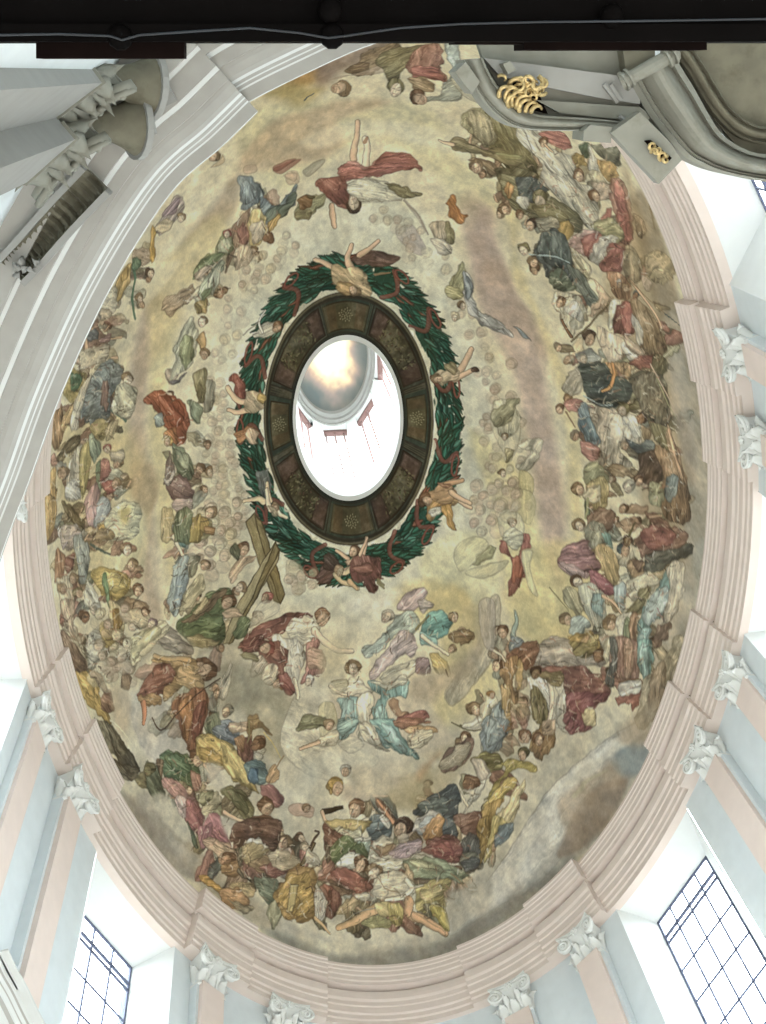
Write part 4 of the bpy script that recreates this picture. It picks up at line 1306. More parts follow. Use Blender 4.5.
FIG8 = """
T 130 720 4.7875
# singers and players along the lower edge
p 55683e 165,180 230,155 300,190 330,250 310,320 260,300 200,230
p 3f5a3c 180,190 250,170 290,230 250,270
h 322,185 44 br 20 fl
p 8c5a4a 290,250 330,260 340,320 310,340
p b88078 150,280 230,300 300,370 350,440 360,500 310,530 270,480 250,400 180,340
p a05c5c 260,370 330,420 350,520 300,540 270,470
p ccb0a8 220,380 260,370 270,460 240,450
p a46068 370,470 420,440 460,540 490,600 420,590 350,570
p a46870 330,520 400,500 380,600 340,610
p 4a5a40 270,490 300,520 330,610 300,590
p b4a884 340,380 400,340 440,370 430,410 360,450
p 7c7a58 320,360 380,330 400,370 340,400
p 6a4c34 130,190 160,200 150,300 130,280
p 3c4430 70,210 130,220 150,300 170,360 120,380 80,320
h 90,240 34 dol 0 ol
p 8a7c50 20,290 70,250 80,330 40,320
p bc9c50 320,90 380,70 450,90 510,150 560,230 600,310 620,350 540,310 480,270 430,200 340,190
p d4b86c 440,100 520,160 580,290 520,290 460,230
p a88440 330,130 420,150 440,220 350,190
p 66707c 390,60 450,20 520,100 480,100
p 7a4a38 525,100 560,90 580,150 550,190 520,150
p b07a4c 500,80 540,80 540,150 510,130
h 605,118 40 br 20 fd
p d0c8b0 595,150 635,160 620,190 600,180
p 5e7a7c 545,220 600,190 650,220 660,300 600,310 560,270
p 507290 560,240 610,230 610,300 580,290
p c0905c 660,250 700,220 720,270 690,310 655,300
s bw 10 690,240 715,200 735,175
p a0605c 620,320 680,310 730,370 720,420 660,390
s ol 12 570,0 570,60 560,110
s yw 7 640,60 680,110 720,180
# dark winged angel
p 6a6238 430,345 480,315 540,340 580,390 600,450 540,480 500,400
p 54502e 460,330 540,360 570,440 530,440
h 652,420 48 br 20 fl
p 6c4630 540,500 600,460 680,470 710,540 700,610 640,590 590,560 540,590 480,560 500,540
p 4e3424 500,560 550,510 600,570 560,600 500,600
l fl 24 18 450,440 500,470 560,490
p ddd6c0 560,580 640,560 680,580 670,620 580,620
p b89c7c 540,610 620,600 700,650 650,700 560,690
p 9a7a54 540,650 640,640 700,700 620,730
h 735,590 40 bw 20 fl
p b4a094 690,640 766,610 766,766 690,720
b c8c0ae .9 5 440,460 500,480 510,520 470,560 440,500
b c4bca8 .8 6 360,220 420,210 460,280 440,330 390,310
b c0b8a0 .9 5 90,380 160,350 250,470 290,560 260,580 190,520 130,440
T 190 820 4.7875
p b89878 60,90 150,100 220,140 240,220 200,200 120,170
h 178,190 44 br 10 fd
p a87848 150,220 230,200 240,260 180,270
p 4c4230 220,140 250,200 230,260 300,290 310,340 270,280 240,240
p c08a38 40,270 90,270 160,330 240,300 220,340 150,350 80,310
p d0b074 200,300 290,300 310,350 250,370 190,350
p b07c4c 150,340 230,330 290,390 260,430 190,420 150,380
p 5c6a58 310,280 400,280 420,340 380,400 330,340
p 8a7a5c 180,390 250,400 310,420 260,450
p 8a5248 340,220 430,190 480,240 420,270 350,250
p c8b490 370,160 470,150 530,200 480,240 400,220
h 450,110 42 bw 10 fl
p a89060 250,130 330,100 380,130 330,180 270,200
p e0dac8 260,110 330,75 390,90 390,135 330,110
p 5c3a2c 190,90 240,0 420,0 430,80 400,150 330,80 250,100
# double-bass like instrument
p a0763a 470,240 530,210 590,240 610,290 600,330 620,390 600,460 540,490 470,470 420,410 405,350 430,310 460,300
p c49a4c 480,270 560,250 590,330 590,420 520,460 450,420 430,360
x d0b878 480,310 520,310 490,440 465,440
s db 8 555,330 580,320 590,350
x 6a5638 525,215 560,150 585,100 600,110 570,170 545,220
s db 16 560,150 590,95 620,60 600,50
p e0d8c8 600,350 640,340 650,440 630,490 600,480
p 7a4c3c 620,310 690,320 730,390 690,470 650,460 660,380
p 94503e 640,310 700,340 690,400
l c8a878 26 14 600,470 640,510 670,545
p c09888 620,240 700,230 766,260 766,340 690,310 620,290
p cbbda0 560,140 620,180 610,230 560,200
"""
FIG9 = """
T 270 720 4.7875
b c0b294 .9 8 400,220 560,250 600,330 500,380 400,320
b a89a70 .6 8 560,350 700,280 766,200 766,400 650,440
p 7a9c96 330,0 430,0 400,40 340,80
p ddd2b4 420,20 480,20 540,120 580,150 500,130 440,80
p 74a4a0 480,0 600,0 620,70 700,150 710,180 640,170 570,120 520,60
p a8ccc6 540,20 600,60 660,150 600,130
p a86c50 600,0 766,0 700,30 620,40
p d8ccaa 650,80 766,40 766,100 700,140
q d0c8ac 330,110 400,80 450,120 380,160
h 362,245 32 gy 10 fl
p a88440 265,310 300,290 300,340 280,350
h 320,322 46 go 10 fl
q c4947c 90,410 150,400 210,420 200,470 150,460 100,450
h 175,425 26 bw 20 fl
# lute player and companions
h 412,428 48 br 0 fl
x 3c2e20 250,425 345,412 348,425 262,450
l ddd0b0 40 24 470,480 400,520 340,525 300,510
p 4c5c64 470,480 520,450 580,480 580,560 500,580 470,530
p ddd8c8 520,470 545,440 580,490 570,520
p 6a3c2c 260,490 330,540 360,560 320,620 270,620 260,560
p 6a7440 280,650 340,570 400,550 430,560 400,610 350,640 310,700
p 86904e 310,640 380,570 420,580 360,640
p 9cb0a0 420,580 480,570 470,650 430,640
p e2dcc8 380,560 470,560 480,580 420,580
l fl 26 18 250,440 265,480 300,520
p 6c4838 505,380 550,400 590,460 600,490 560,460 520,420
l c08a64 26 16 590,490 550,430 515,385
h 630,520 56 db 10 fl
p fp 610,520 650,530 650,590 610,580
p b09aa0 580,660 640,600 710,570 720,620 670,660 600,670
p d4cab4 490,600 530,560 580,580 560,600 520,620
p 8a6a54 500,620 590,590 590,640 520,650
p d8d0bc 480,650 560,650 570,665 490,665
p 4c5458 690,440 766,380 766,480 720,470
p c8c8c0 680,510 740,460 766,470 720,520 690,540
p 9ca8b0 700,500 766,480 766,540 720,540
p a05c34 740,540 766,540 766,600 745,590
p e4dfcc 330,680 400,640 420,690 400,710 330,720
h 428,700 46 br 20 fl
p d4ccac 470,700 560,680 640,660 700,650 766,660 766,690 660,680 620,710 540,720
h 500,725 40 bw 0 fl
p a86c58 250,740 330,710 440,750 460,766 250,766
p 94604e 245,680 300,660 310,720 260,740
p 5c4a34 260,600 300,620 280,690
T 400 720 4.7875
p 7c5c50 200,190 290,100 340,80 355,120 330,180 260,240 200,250
p b0a284 180,220 240,160 310,110 340,130 300,200 230,240
b b08860 .7 8 80,260 130,200 190,160 130,240 100,290
p 7e8e96 400,0 520,0 510,60 440,150 395,150
p 94a4a6 410,20 480,10 460,100 410,130
h 600,80 36 br -10 fl
p 906a40 640,80 700,40 730,90 700,170 640,180
h 665,95 34 br 10 fl
h 590,165 34 dol -10 fl
p fl 690,0 740,0 720,70 690,60
p 948a4c 340,200 400,160 470,170 500,220 450,250 380,240
p 706636 390,170 470,160 490,210 420,220
p b09c48 480,200 560,190 640,220 650,250 600,240 530,250 470,330 420,390 440,330 500,240
p d8d4c0 360,330 400,240 430,250 400,330 340,400 305,440
p c4b4a0 350,200 400,190 420,260 380,290
h 335,310 46 br 0 fd
p d4cab0 300,330 350,340 340,370
l fp 24 18 270,330 300,370 320,410
p c8ac54 400,410 470,330 530,270 560,290 500,370 430,410
p a8803a 370,470 430,400 500,370 470,430 430,530 420,620 380,690 380,600
p dcc890 510,420 540,340 590,290 600,310 560,420 540,500 480,540 450,480
p b8a45c 430,500 470,450 520,500 460,540 430,640 400,680
p 748894 470,520 540,490 520,570 460,610
p 3c4850 200,330 270,310 290,400 260,470 280,560 200,560 160,480 70,450 110,390
p 4c5a5c 90,410 180,370 240,390 200,470 120,450
p d0ccc4 60,520 110,450 180,440 200,500 150,560 110,530
p a8b4bc 90,490 150,460 170,520 120,530
p b47c44 180,450 210,470 190,570 130,580 120,550
p 5e3a30 260,460 370,440 400,480 370,560 300,540
p 7c4840 130,580 230,550 300,600 300,680 230,670 170,630
p 944c48 180,580 250,570 270,640 200,640
p 4a4a48 300,560 370,550 380,640 310,680
p 4a4c3e 270,650 370,640 370,690 300,700
p 8a6a30 380,480 440,470 420,570 380,620
p 3c3030 0,480 50,500 40,560 0,560
p c8a888 0,560 60,530 20,600
p b098a0 0,610 70,570 110,600 80,640 0,660
p d0cbb0 0,690 80,650 160,670 230,700 300,740 200,766 80,740 20,720
p 7c8868 120,680 200,680 280,720 330,750 250,766 150,730
p a8ac84 60,680 140,680 240,730 160,730
T 330 820 4.7875
p 5a6a3c 0,130 80,70 120,110 60,190 20,210
p 4c5a30 110,120 160,110 180,180 130,190
p a08848 0,20 60,60 140,70 180,30 200,0 0,0
p d4cca8 10,30 100,50 150,30 140,80 60,70
h 345,45 50 db 0 fl
p fp 320,70 370,70 360,120 330,120
p b89ca4 280,160 340,120 430,90 430,140 380,180 300,180
p d8cfb4 210,110 250,80 300,95 290,130 230,140
p 9a7c58 220,130 300,120 290,150 230,150
p 7c443e 440,150 500,100 570,90 630,140 620,200 560,200 490,170
p 944c48 480,130 560,110 590,170 520,180
p 4a5054 620,200 700,180 710,220 650,250
p e2ddc8 50,180 110,150 150,190 110,230 40,230
h 145,215 42 br 20 fl
p dad2b4 190,210 280,190 340,190 340,230 250,240
p 8a9876 350,200 440,180 540,190 600,250 640,300 560,280 480,290 410,310 380,260
p b0b088 380,190 480,200 560,250 480,240 400,220
p 6a5644 370,250 460,290 520,280 450,310 400,300
p bfa27a 350,210 400,240 400,290 370,270
h 212,250 42 bw 40 fp
p ddcfae 230,270 300,245 380,270 410,330 370,380 280,380 200,360 210,310
l e0d2b2 36 22 370,290 390,330 340,370 270,380
s bw 6 230,280 270,330 330,350
p 9a5444 0,250 80,230 180,290 200,340 140,350 60,310
p 76563e 0,280 60,320 120,340 60,370 20,350
p 6f3f34 0,340 50,360 40,430 0,440
p e0d8bc 110,350 170,350 230,380 170,390 130,370
p c0a474 30,440 90,370 140,380 130,420 60,450
l c8a070 60 34 230,420 170,450 110,490 40,515
p b8a468 220,400 330,390 350,470 320,510 280,470 240,460
p a8944c 280,400 340,400 340,490 290,490
p 98925c 150,480 260,460 290,510 180,515
l c4986c 66 46 380,390 380,450 450,480 550,540
l c89c70 40 26 400,460 470,500 545,545
p b8a45c 420,330 500,290 580,290 570,330 540,350 560,420 500,390 450,410 470,450 420,430 410,370
p cbb878 440,340 520,310 530,350 450,390
p a8943c 480,400 560,430 570,530 530,500 490,450
s mgy 8 60,490 140,440 220,420
s bw 10 580,260 620,290 640,320
b b4ac98 .9 8 570,350 640,320 700,260 766,230 766,420 660,480 590,540 560,450
"""
WREATH_FIG = """
T 220 230 2.946
# little winged children about the wreath
p 5c3c34 395,70 440,62 520,72 515,95 470,110 420,105 385,90
l fl 24 15 385,110 375,80 388,45
l fl 20 13 410,75 440,55 465,32
l fl 22 13 360,130 330,110 300,95 280,88
p c8a878 330,110 380,105 420,120 440,160 440,200 400,185 340,160
p b08850 350,150 400,160 400,190 350,185
h 395,178 19 bw 160 fl
s bw 7 455,130 500,125
p d0c8b4 100,310 130,280 165,275 170,300 140,315
l d0c8b4 10 6 125,300 115,270 135,235
s mgy 6 70,310 90,290 115,268
h 168,288 18 br 60 fl
p 7c3226 30,430 60,425 75,460 70,510 60,545 45,500 40,460
l fl 22 16 90,510 50,500 22,462
l fl 20 14 80,530 50,538 25,530
p d0b48c 75,480 115,480 130,510 110,535 75,530
p c09c4c 105,490 135,480 125,510
p b07040 40,600 60,585 95,580 90,600 60,620
h 95,600 19 br 30 fd
p d4b08c 80,590 110,590 112,625 90,630
p 5c6668 110,720 145,710 150,770 120,780
l d0b890 20 12 130,800 110,790 70,800
l d0b890 16 12 150,800 140,770 138,745
l fl 26 16 690,430 715,400 742,350
l fl 22 14 690,440 720,425 745,412
h 748,412 12 db 60 db
p d4b890 625,430 670,410 700,420 690,450 650,455
h 640,438 18 bw -90 fl
p 7c6a44 660,400 690,395 700,420 680,430
l fl 24 14 650,760 680,745 712,735
l fl 22 13 680,775 710,800 738,818
p b48a58 610,775 650,755 690,760 690,800 640,815
p a87a40 620,800 650,800 640,840 610,850
h 605,800 20 br -60 fl
T 260 480 6.383
l fp 40 26 70,190 50,130 40,60
l fp 36 24 110,190 130,220 170,240
h 100,180 34 bw 30 fl
p d0bc94 60,160 110,190 110,230 80,220
p 563630 370,590 410,540 470,570 450,660 390,660 360,630
p 3c2822 400,500 470,470 500,540 420,580
l d0a888 50 30 600,560 540,580 480,570
h 600,455 44 br 10 fl
l fl 34 24 640,510 670,440 680,370
l fl 34 22 560,500 520,470 490,450
p c8a07c 530,520 600,490 660,500 640,530 560,540
l c8b48c 46 30 600,550 550,590 500,580 480,600
l c0ac80 44 26 480,600 520,650 590,670 625,690
h 505,580 40 bw 20 c8b48c
p 6e3c34 580,560 650,540 700,500 760,510 766,600 740,650 760,680 730,720 690,700 660,640 600,640
p 8a5444 600,570 680,530 730,560 680,590 620,610
p a4684c 640,600 690,590 720,640 660,640
s ol 26 755,640 790,670
T 350 480 6.383
p 6c3a34 0,520 90,480 180,520 190,600 150,650 170,690 130,715 100,680 90,640 20,640
p 92584a 20,560 100,530 140,570 80,600
l fl 28 20 60,480 90,420 110,370
s ol 24 180,660 215,690
l c0a074 44 28 0,650 40,690
p b0803c 580,160 640,160 660,240 680,320 640,300 600,220
p ccccc0 510,190 570,160 580,220 530,230
p b88e64 530,60 600,20 660,60 640,140 570,150 510,110
l fl 44 30 650,80 710,120 766,150
l c09468 40 28 620,30 680,10 720,0
h 490,125 44 br -80 fl
p 7c5038 560,20 640,30 620,60
"""
def inv_can(u, v):
    a = (u-U0)/UX; b = (v-V0)/VY; return math.degrees(math.atan2(b, a)), math.sin(math.hypot(a, b)*PI/2)
def sector(d0, d1, r0, r1, n=8):
    p = [ringpt(d0+(d1-d0)*i/n, r0) for i in range(n+1)]+[ringpt(d1-(d1-d0)*i/n, r1) for i in range(n+1)]
    return np.array(p)
FR_OUT = 0.352
def paint_frame():
    """painted coffered ring round the eye"""
    full = np.array([ringpt(a, FR_OUT) for a in range(0, 360, 4)])
    paint_poly(full, (70, 64, 48), .8, 1, 0, .6, .35, 3)
    for r, c, w in ((FR_OUT-.004, (112, 104, 74), 1.3), (FR_OUT-.012, (46, 44, 34), 1.6), (.236, (40, 46, 38), 3.2), (.229, (30, 28, 26), 2.5)):
        P = np.array([ringpt(a, r) for a in range(0, 364, 4)]); paint_line(P, c, w, w, .9, 0, 0)
    for k in range(4):
        a = k*90; hw = 17 if k % 2 else 12
        paint_poly(sector(a-hw-3, a+hw+3, .243, .335), (52, 64, 52), .8, 1, 0, .3, .2, k)
        paint_poly(sector(a-hw, a+hw, .250, .326), (90, 82, 52), .8, 1, 0, .7, .3, k)
        paint_poly(sector(a-hw*.9, a-hw*.45, .254, .322), (100, 76, 46), 1.5, .7, 0, 0, .3, k)
        paint_poly(sector(a+hw*.45, a+hw*.9, .254, .322), (100, 76, 46), 1.5, .7, 0, 0, .3, k)
        c = np.array(ringpt(a, .289))
        for q in range(26):                                   # rosette of pale dabs
            an = q*2.4; rr = 1.9*math.sqrt(q+.3)
            p = c+np.array([math.cos(an)*rr*1.15, math.sin(an)*rr*1.15])
            paint_poly(circ(p[0], p[1], 1.5, 1.0, an), (158, 150, 106), .6, .85, 0, 0)
    rg = random.Random(11)
    for k in range(4):
        a = 45+k*90
        lo, hi = a-23, a+25
        paint_poly(sector(lo-2, hi+2, .242, .338), (60, 64, 50), .8, 1, 0, .4, .3, k+7)
        paint_poly(sector(lo, hi, .249, .330), (70, 56, 44), .8, 1, 0, .7, .4, k+9)
        for lo2, hi2 in ((lo+1, lo+10), (hi-10, hi-1)): paint_poly(sector(lo2, hi2, .256, .324), (88, 64, 52), 1.2, .85, 0, .3, .4, k)
        P = sector(lo+11, hi-11, .252, .327); paint_poly(P, (72, 66, 42), 1.2, .9, 0, .4, .5, k)
        for q in range(90):
            d = rg.uniform(lo+9, hi-9); r = rg.uniform(.257, .322); p = ringpt(d, r); an = rg.uniform(0, PI)
            paint_poly(circ(p[0], p[1], rg.uniform(1.5, 3.4), rg.uniform(.8, 1.5), an), rg.choice([(122, 114, 70), (104, 98, 58), (94, 66, 50), (134, 126, 84), (52, 44, 32), (92, 94, 58)]), .6, .8, 0, 0)
        for d in (lo-4, hi+4):
            for s in (-1.2, 0, 1.2):
                paint_line(np.array([ringpt(d+s, .250), ringpt(d+s, .332)]), (96, 92, 66), .6, .6, .6, 0, 0)
def leaf(p, ang, L, W, col):
    t = np.linspace(0, 1, 7); c, s = math.cos(ang), math.sin(ang)
    up = W*np.sin(PI*np.minimum(t**.75, 1)); x = np.concatenate([t*L, t[::-1][1:-1]*L]); y = np.concatenate([up, -up[::-1][1:-1]])
    P = np.stack([p[0]+x*c-y*s, p[1]+x*s+y*c], 1)
    paint_poly(P, col, .6, 1, .10, .55, 0, p[0])
    paint_line(np.array([[p[0]+c*L*.1, p[1]+s*L*.1], [p[0]+c*L*.9, p[1]+s*L*.9]]), np.minimum(np.array(col)*1.5+12, 200), .5, .4, .55, 0, 0)
def paint_wreath():
    """laurel wreath: leaves run from the top and from the bottom towards both sides"""
    rg = random.Random(4)
    for a0 in range(0, 360, 3):                               # ground of the wreath, ragged, with slivers of light
        w = .014*math.sin(a0*.35)+.008*math.sin(a0*.9)
        if True: paint_poly(sector(a0-2.6, a0+2.6, .372+.006*math.sin(a0*.21), .432+w, 2), (30, 70, 54), 1.2, 1, 0, 0, .3, a0)
    L = []
    for i in range(820):
        a = rg.uniform(0, 360); r = rg.uniform(.368, .446); L.append((r if rg.random() < .7 else .5-r*.1, a))
    L.sort(reverse=True)
    for r, a in L:
        r = min(r, .447)
        p = np.array(ringpt(a, r)); q = np.array(ringpt(a+1, r)); t = q-p; t /= np.linalg.norm(t)
        o = np.array(ringpt(a, r+.02))-p; o /= np.linalg.norm(o)
        am = a % 360
        sg = 1 if (180 < am < 270 and False) or (am > 270) or (90 < am < 180) else -1    # from top (270) and bottom (90) towards 0 and 180
        k = (r-.40)/.05; out = .25+.45*max(0, k)+rg.uniform(-.35, .35)
        if r < .385: out = rg.uniform(-.15, .25)
        d = t*sg+o*out; ang = math.atan2(d[1], d[0])
        col = np.array(PAL[rg.choice(['wg', 'wg', 'wg', 'wd', 'wl'])], float)*rg.uniform(.8, 1.1)
        if rg.random() < .06: col = np.array((120, 70, 50.))
        Ln = rg.uniform(18, 34); leaf(p-d/np.linalg.norm(d)*Ln*.45, ang, Ln, rg.uniform(2.6, 4.2), col)
    for a in (12, 42, 63, 112, 146, 178, 205, 238, 296, 318, 344):                       # red ribbons wound round
        n = 12
        P = np.array([ringpt(a+5*math.sin(i/n*PI*1.2)-3+i*.4, .365+.085*i/n) for i in range(n+1)])
        paint_line(P, PAL['rb'], 3.4, 4.0, .8, .35, .2)
        P = np.array([ringpt(a+3+4*math.cos(i/n*PI*2), .45+.012*math.sin(i/n*PI*2)) for i in range(n+1)])
        paint_line(P, np.array(PAL['rb'])*1.1, 1.6, 1.6, .9, .2, .2)
    for a, w in ((57, 4), (118, 5), (304, 6), (318, 5), (352, 7), (12, 5), (228, 5), (242, 4), (140, 4)):   # slivers of pale ground between frame and leaves
        P = np.array([ringpt(a+w*(i/8-.5), .358+.010*math.sin(PI*i/8)) for i in range(9)]); paint_line(P, (200, 194, 166), 2.2, .8, .9, 0, 0)
KROWD = """
T 0 0 1
K 34 41 4.4 6.2 .36 225,300 262,262 250,300 235,340 224,400 232,470 256,520 240,540 218,500 206,450 208,380
K 40 42 4.4 6.2 .36 205,400 226,390 234,460 250,510 230,545 205,530 196,470
K 26 43 4.4 6.2 .36 440,250 470,290 480,330 500,380 506,430 496,480 480,470 482,400 470,340 452,300
K 26 44 4.6 6.4 .44 478,350 512,360 520,420 530,470 536,520 500,520 482,470 486,400
q d4caa6 490,420 508,410 520,425 514,455 502,450
p c8c2a0 494,405 505,400 520,412 516,432 500,436
p 96906a 492,424 495,408 510,402 520,398 514,416 504,425
p d4ccae 516,446 540,438 541,452 528,470 517,466 532,452
p 94885c 505,448 513,452 510,464 505,462
h 505,437 4.5 bw 0 fp
h 503,473 4.6 bw 0 fp
q c0b270 520,470 534,480 530,500 520,495
p gl 452,280 462,262 465,270 463,295 450,298
p a09a66 448,288 462,290 462,300 448,298
p ol 443,226 450,222 456,240 448,243
p b86a2c 447,205 452,195 460,212 468,217 462,222 453,222
p bca888 430,226 442,222 446,236 434,236
p c8bca4 432,240 446,242 452,254 440,256
p a4a6a6 464,272 472,282 474,300 482,314 500,322 512,334 508,336 494,330 480,324 470,312 466,296
p b8b8b4 478,312 490,316 504,328 496,330 482,322
p 74808a 464,270 472,284 470,300 466,292
p 5c6c78 514,326 522,332 530,340 522,338
h 455,318 5 oc 0 fp
h 462,306 5 bw 0 fp
p 8c8a78 204,388 208,380 216,384 214,404 206,412 204,400
"""
for blk in (BACK,): run(blk)
run(KROWD)
LEFT_BAND = [(58, 400), (80, 350), (112, 350), (124, 420), (128, 500), (136, 560), (150, 610), (130, 660), (100, 690), (70, 640), (48, 560), (46, 470)]
RIGHT_BAND = [(540, 140), (600, 140), (640, 220), (670, 320), (690, 430), (684, 560), (668, 640), (640, 700), (600, 690), (580, 620), (590, 540), (584, 440), (572, 380), (545, 290), (520, 200)]
LOW_BAND = [(150, 760), (200, 760), (240, 800), (300, 850), (330, 810), (400, 800), (450, 790), (500, 770), (530, 790), (510, 850), (450, 915), (400, 930), (320, 928), (250, 910), (190, 860)]
filler(70, 1, .75, LEFT_BAND); filler(110, 2, .8, RIGHT_BAND); filler(80, 3, .85, LOW_BAND, 7, 14)
filler(30, 4, .55, [(70, 380), (100, 310), (150, 240), (160, 260), (125, 330), (105, 400)], 4, 9)
filler(26, 5, .6, [(160, 390), (190, 400), (205, 460), (200, 540), (180, 620), (165, 600), (178, 500)], 4, 9)
filler(22, 6, .5, [(190, 290), (250, 200), (280, 190), (262, 240), (230, 270), (205, 310)], 4, 8)
filler(20, 7, .7, [(450, 130), (520, 140), (560, 230), (540, 240), (500, 200)], 5, 10, .2)
filler(26, 8, .6, [(470, 690), (500, 640), (540, 640), (560, 680), (530, 720), (500, 760), (470, 750)], 5, 10)
filler(20, 9, .6, [(190, 600), (240, 590), (260, 640), (210, 650)], 5, 9); filler(16, 10, .5, [(140, 660), (210, 650), (270, 740), (210, 770), (160, 730)], 6, 11)
paint_wreath(); paint_frame()
for blk in (FIG1, FIG2, FIG3, FIG4, FIG5, FIG7, FIG6, FIG8, FIG9, WREATH_FIG): run(blk)

# dabs of the brush over the crowds: lights and darks following the drapery
def dabs(n, seed, R, alpha):
    rg = random.Random(seed); R = np.asarray(R, float); lo, hi = R.min(0), R.max(0); got = 0; tries = 0
    while got < n:
        x = rg.uniform(lo[0], hi[0]); y = rg.uniform(lo[1], hi[1]); ins = False
        for i in range(len(R)):
            a, b = R[i], R[i-1]
            if (a[1] > y) != (b[1] > y) and x < (b[0]-a[0])*(y-a[1])/(b[1]-a[1])+a[0]: ins = not ins
        if not ins: continue
        k_ = to_can([(x, y)])[0]; tries = tries+1
        if tries > n*40: break
        if MSK[int(min(CH-1, max(0, k_[1]))), int(min(CW-1, max(0, k_[0])))] < .6: continue
        got += 1; an = math.atan2(y-418, x-348)+rg.gauss(0, .7); L = rg.uniform(3, 9); k = rg.uniform(-1.5, 1.5)
        c, s_ = math.cos(an), math.sin(an)
        P = to_can(spline(np.array([(x-c*L/2, y-s_*L/2), (x-s_*k, y+c*k), (x+c*L/2, y+s_*L/2)]), 4, False))
        col = rg.choice([(222, 212, 182), (214, 196, 160), (206, 172, 136), (70, 52, 38), (88, 70, 50), (58, 52, 42), (168, 112, 86), (224, 220, 204)])
        w = rg.uniform(.7, 1.7); paint_line(P, col, w, w*.5, alpha*rg.uniform(.5, 1), .1, 0)
for q, (R, n) in enumerate(((LEFT_BAND, 320), (RIGHT_BAND, 560), (LOW_BAND, 460), ([(150, 640), (210, 650), (270, 740), (200, 770), (150, 730)], 90), ([(240, 610), (330, 610), (330, 690), (260, 690)], 70), ([(340, 650), (470, 590), (480, 690), (420, 760), (340, 750)], 110), ([(480, 620), (620, 660), (610, 720), (500, 770), (470, 730)], 160), ([(160, 390), (205, 400), (205, 540), (180, 620), (165, 600)], 90), ([(160, 300), (280, 180), (290, 240), (200, 330)], 70))):
    dabs(n, 60+q, R, .62)
# grain, wear and crackle of old plaster over everything
_gy, _gx = np.mgrid[0:CH, 0:CW].astype(np.float32)
CAN *= (1+.10*fbm(_gx*.012, _gy*.012, 4)+.10*fbm(_gx*.09, _gy*.09, 3)+.07*(_rng.random((CH, CW)).astype(np.float32)-.5))[..., None]
CAN += (fbm(_gx*.03+40, _gy*.03+9, 3)*7)[..., None]*np.array([1, .2, -.8], np.float32)
_b = CAN.copy()                                            # crisp edges of dry brushwork
for ax in (0, 1): _b = (np.roll(_b, 1, ax)+2*_b+np.roll(_b, -1, ax))/4
for ax in (0, 1): _b = (np.roll(_b, 1, ax)+2*_b+np.roll(_b, -1, ax))/4
CAN += .75*(CAN-_b)
_l = (CAN@np.array([.3, .59, .11], np.float32))[..., None]
CAN[:] = _l+(CAN-_l)*.77
CAN += (np.array([238, 232, 212], np.float32)-CAN)*.07*np.clip((_gy*0+1), 0, 1)[..., None]
PIG_GAIN = 1.06

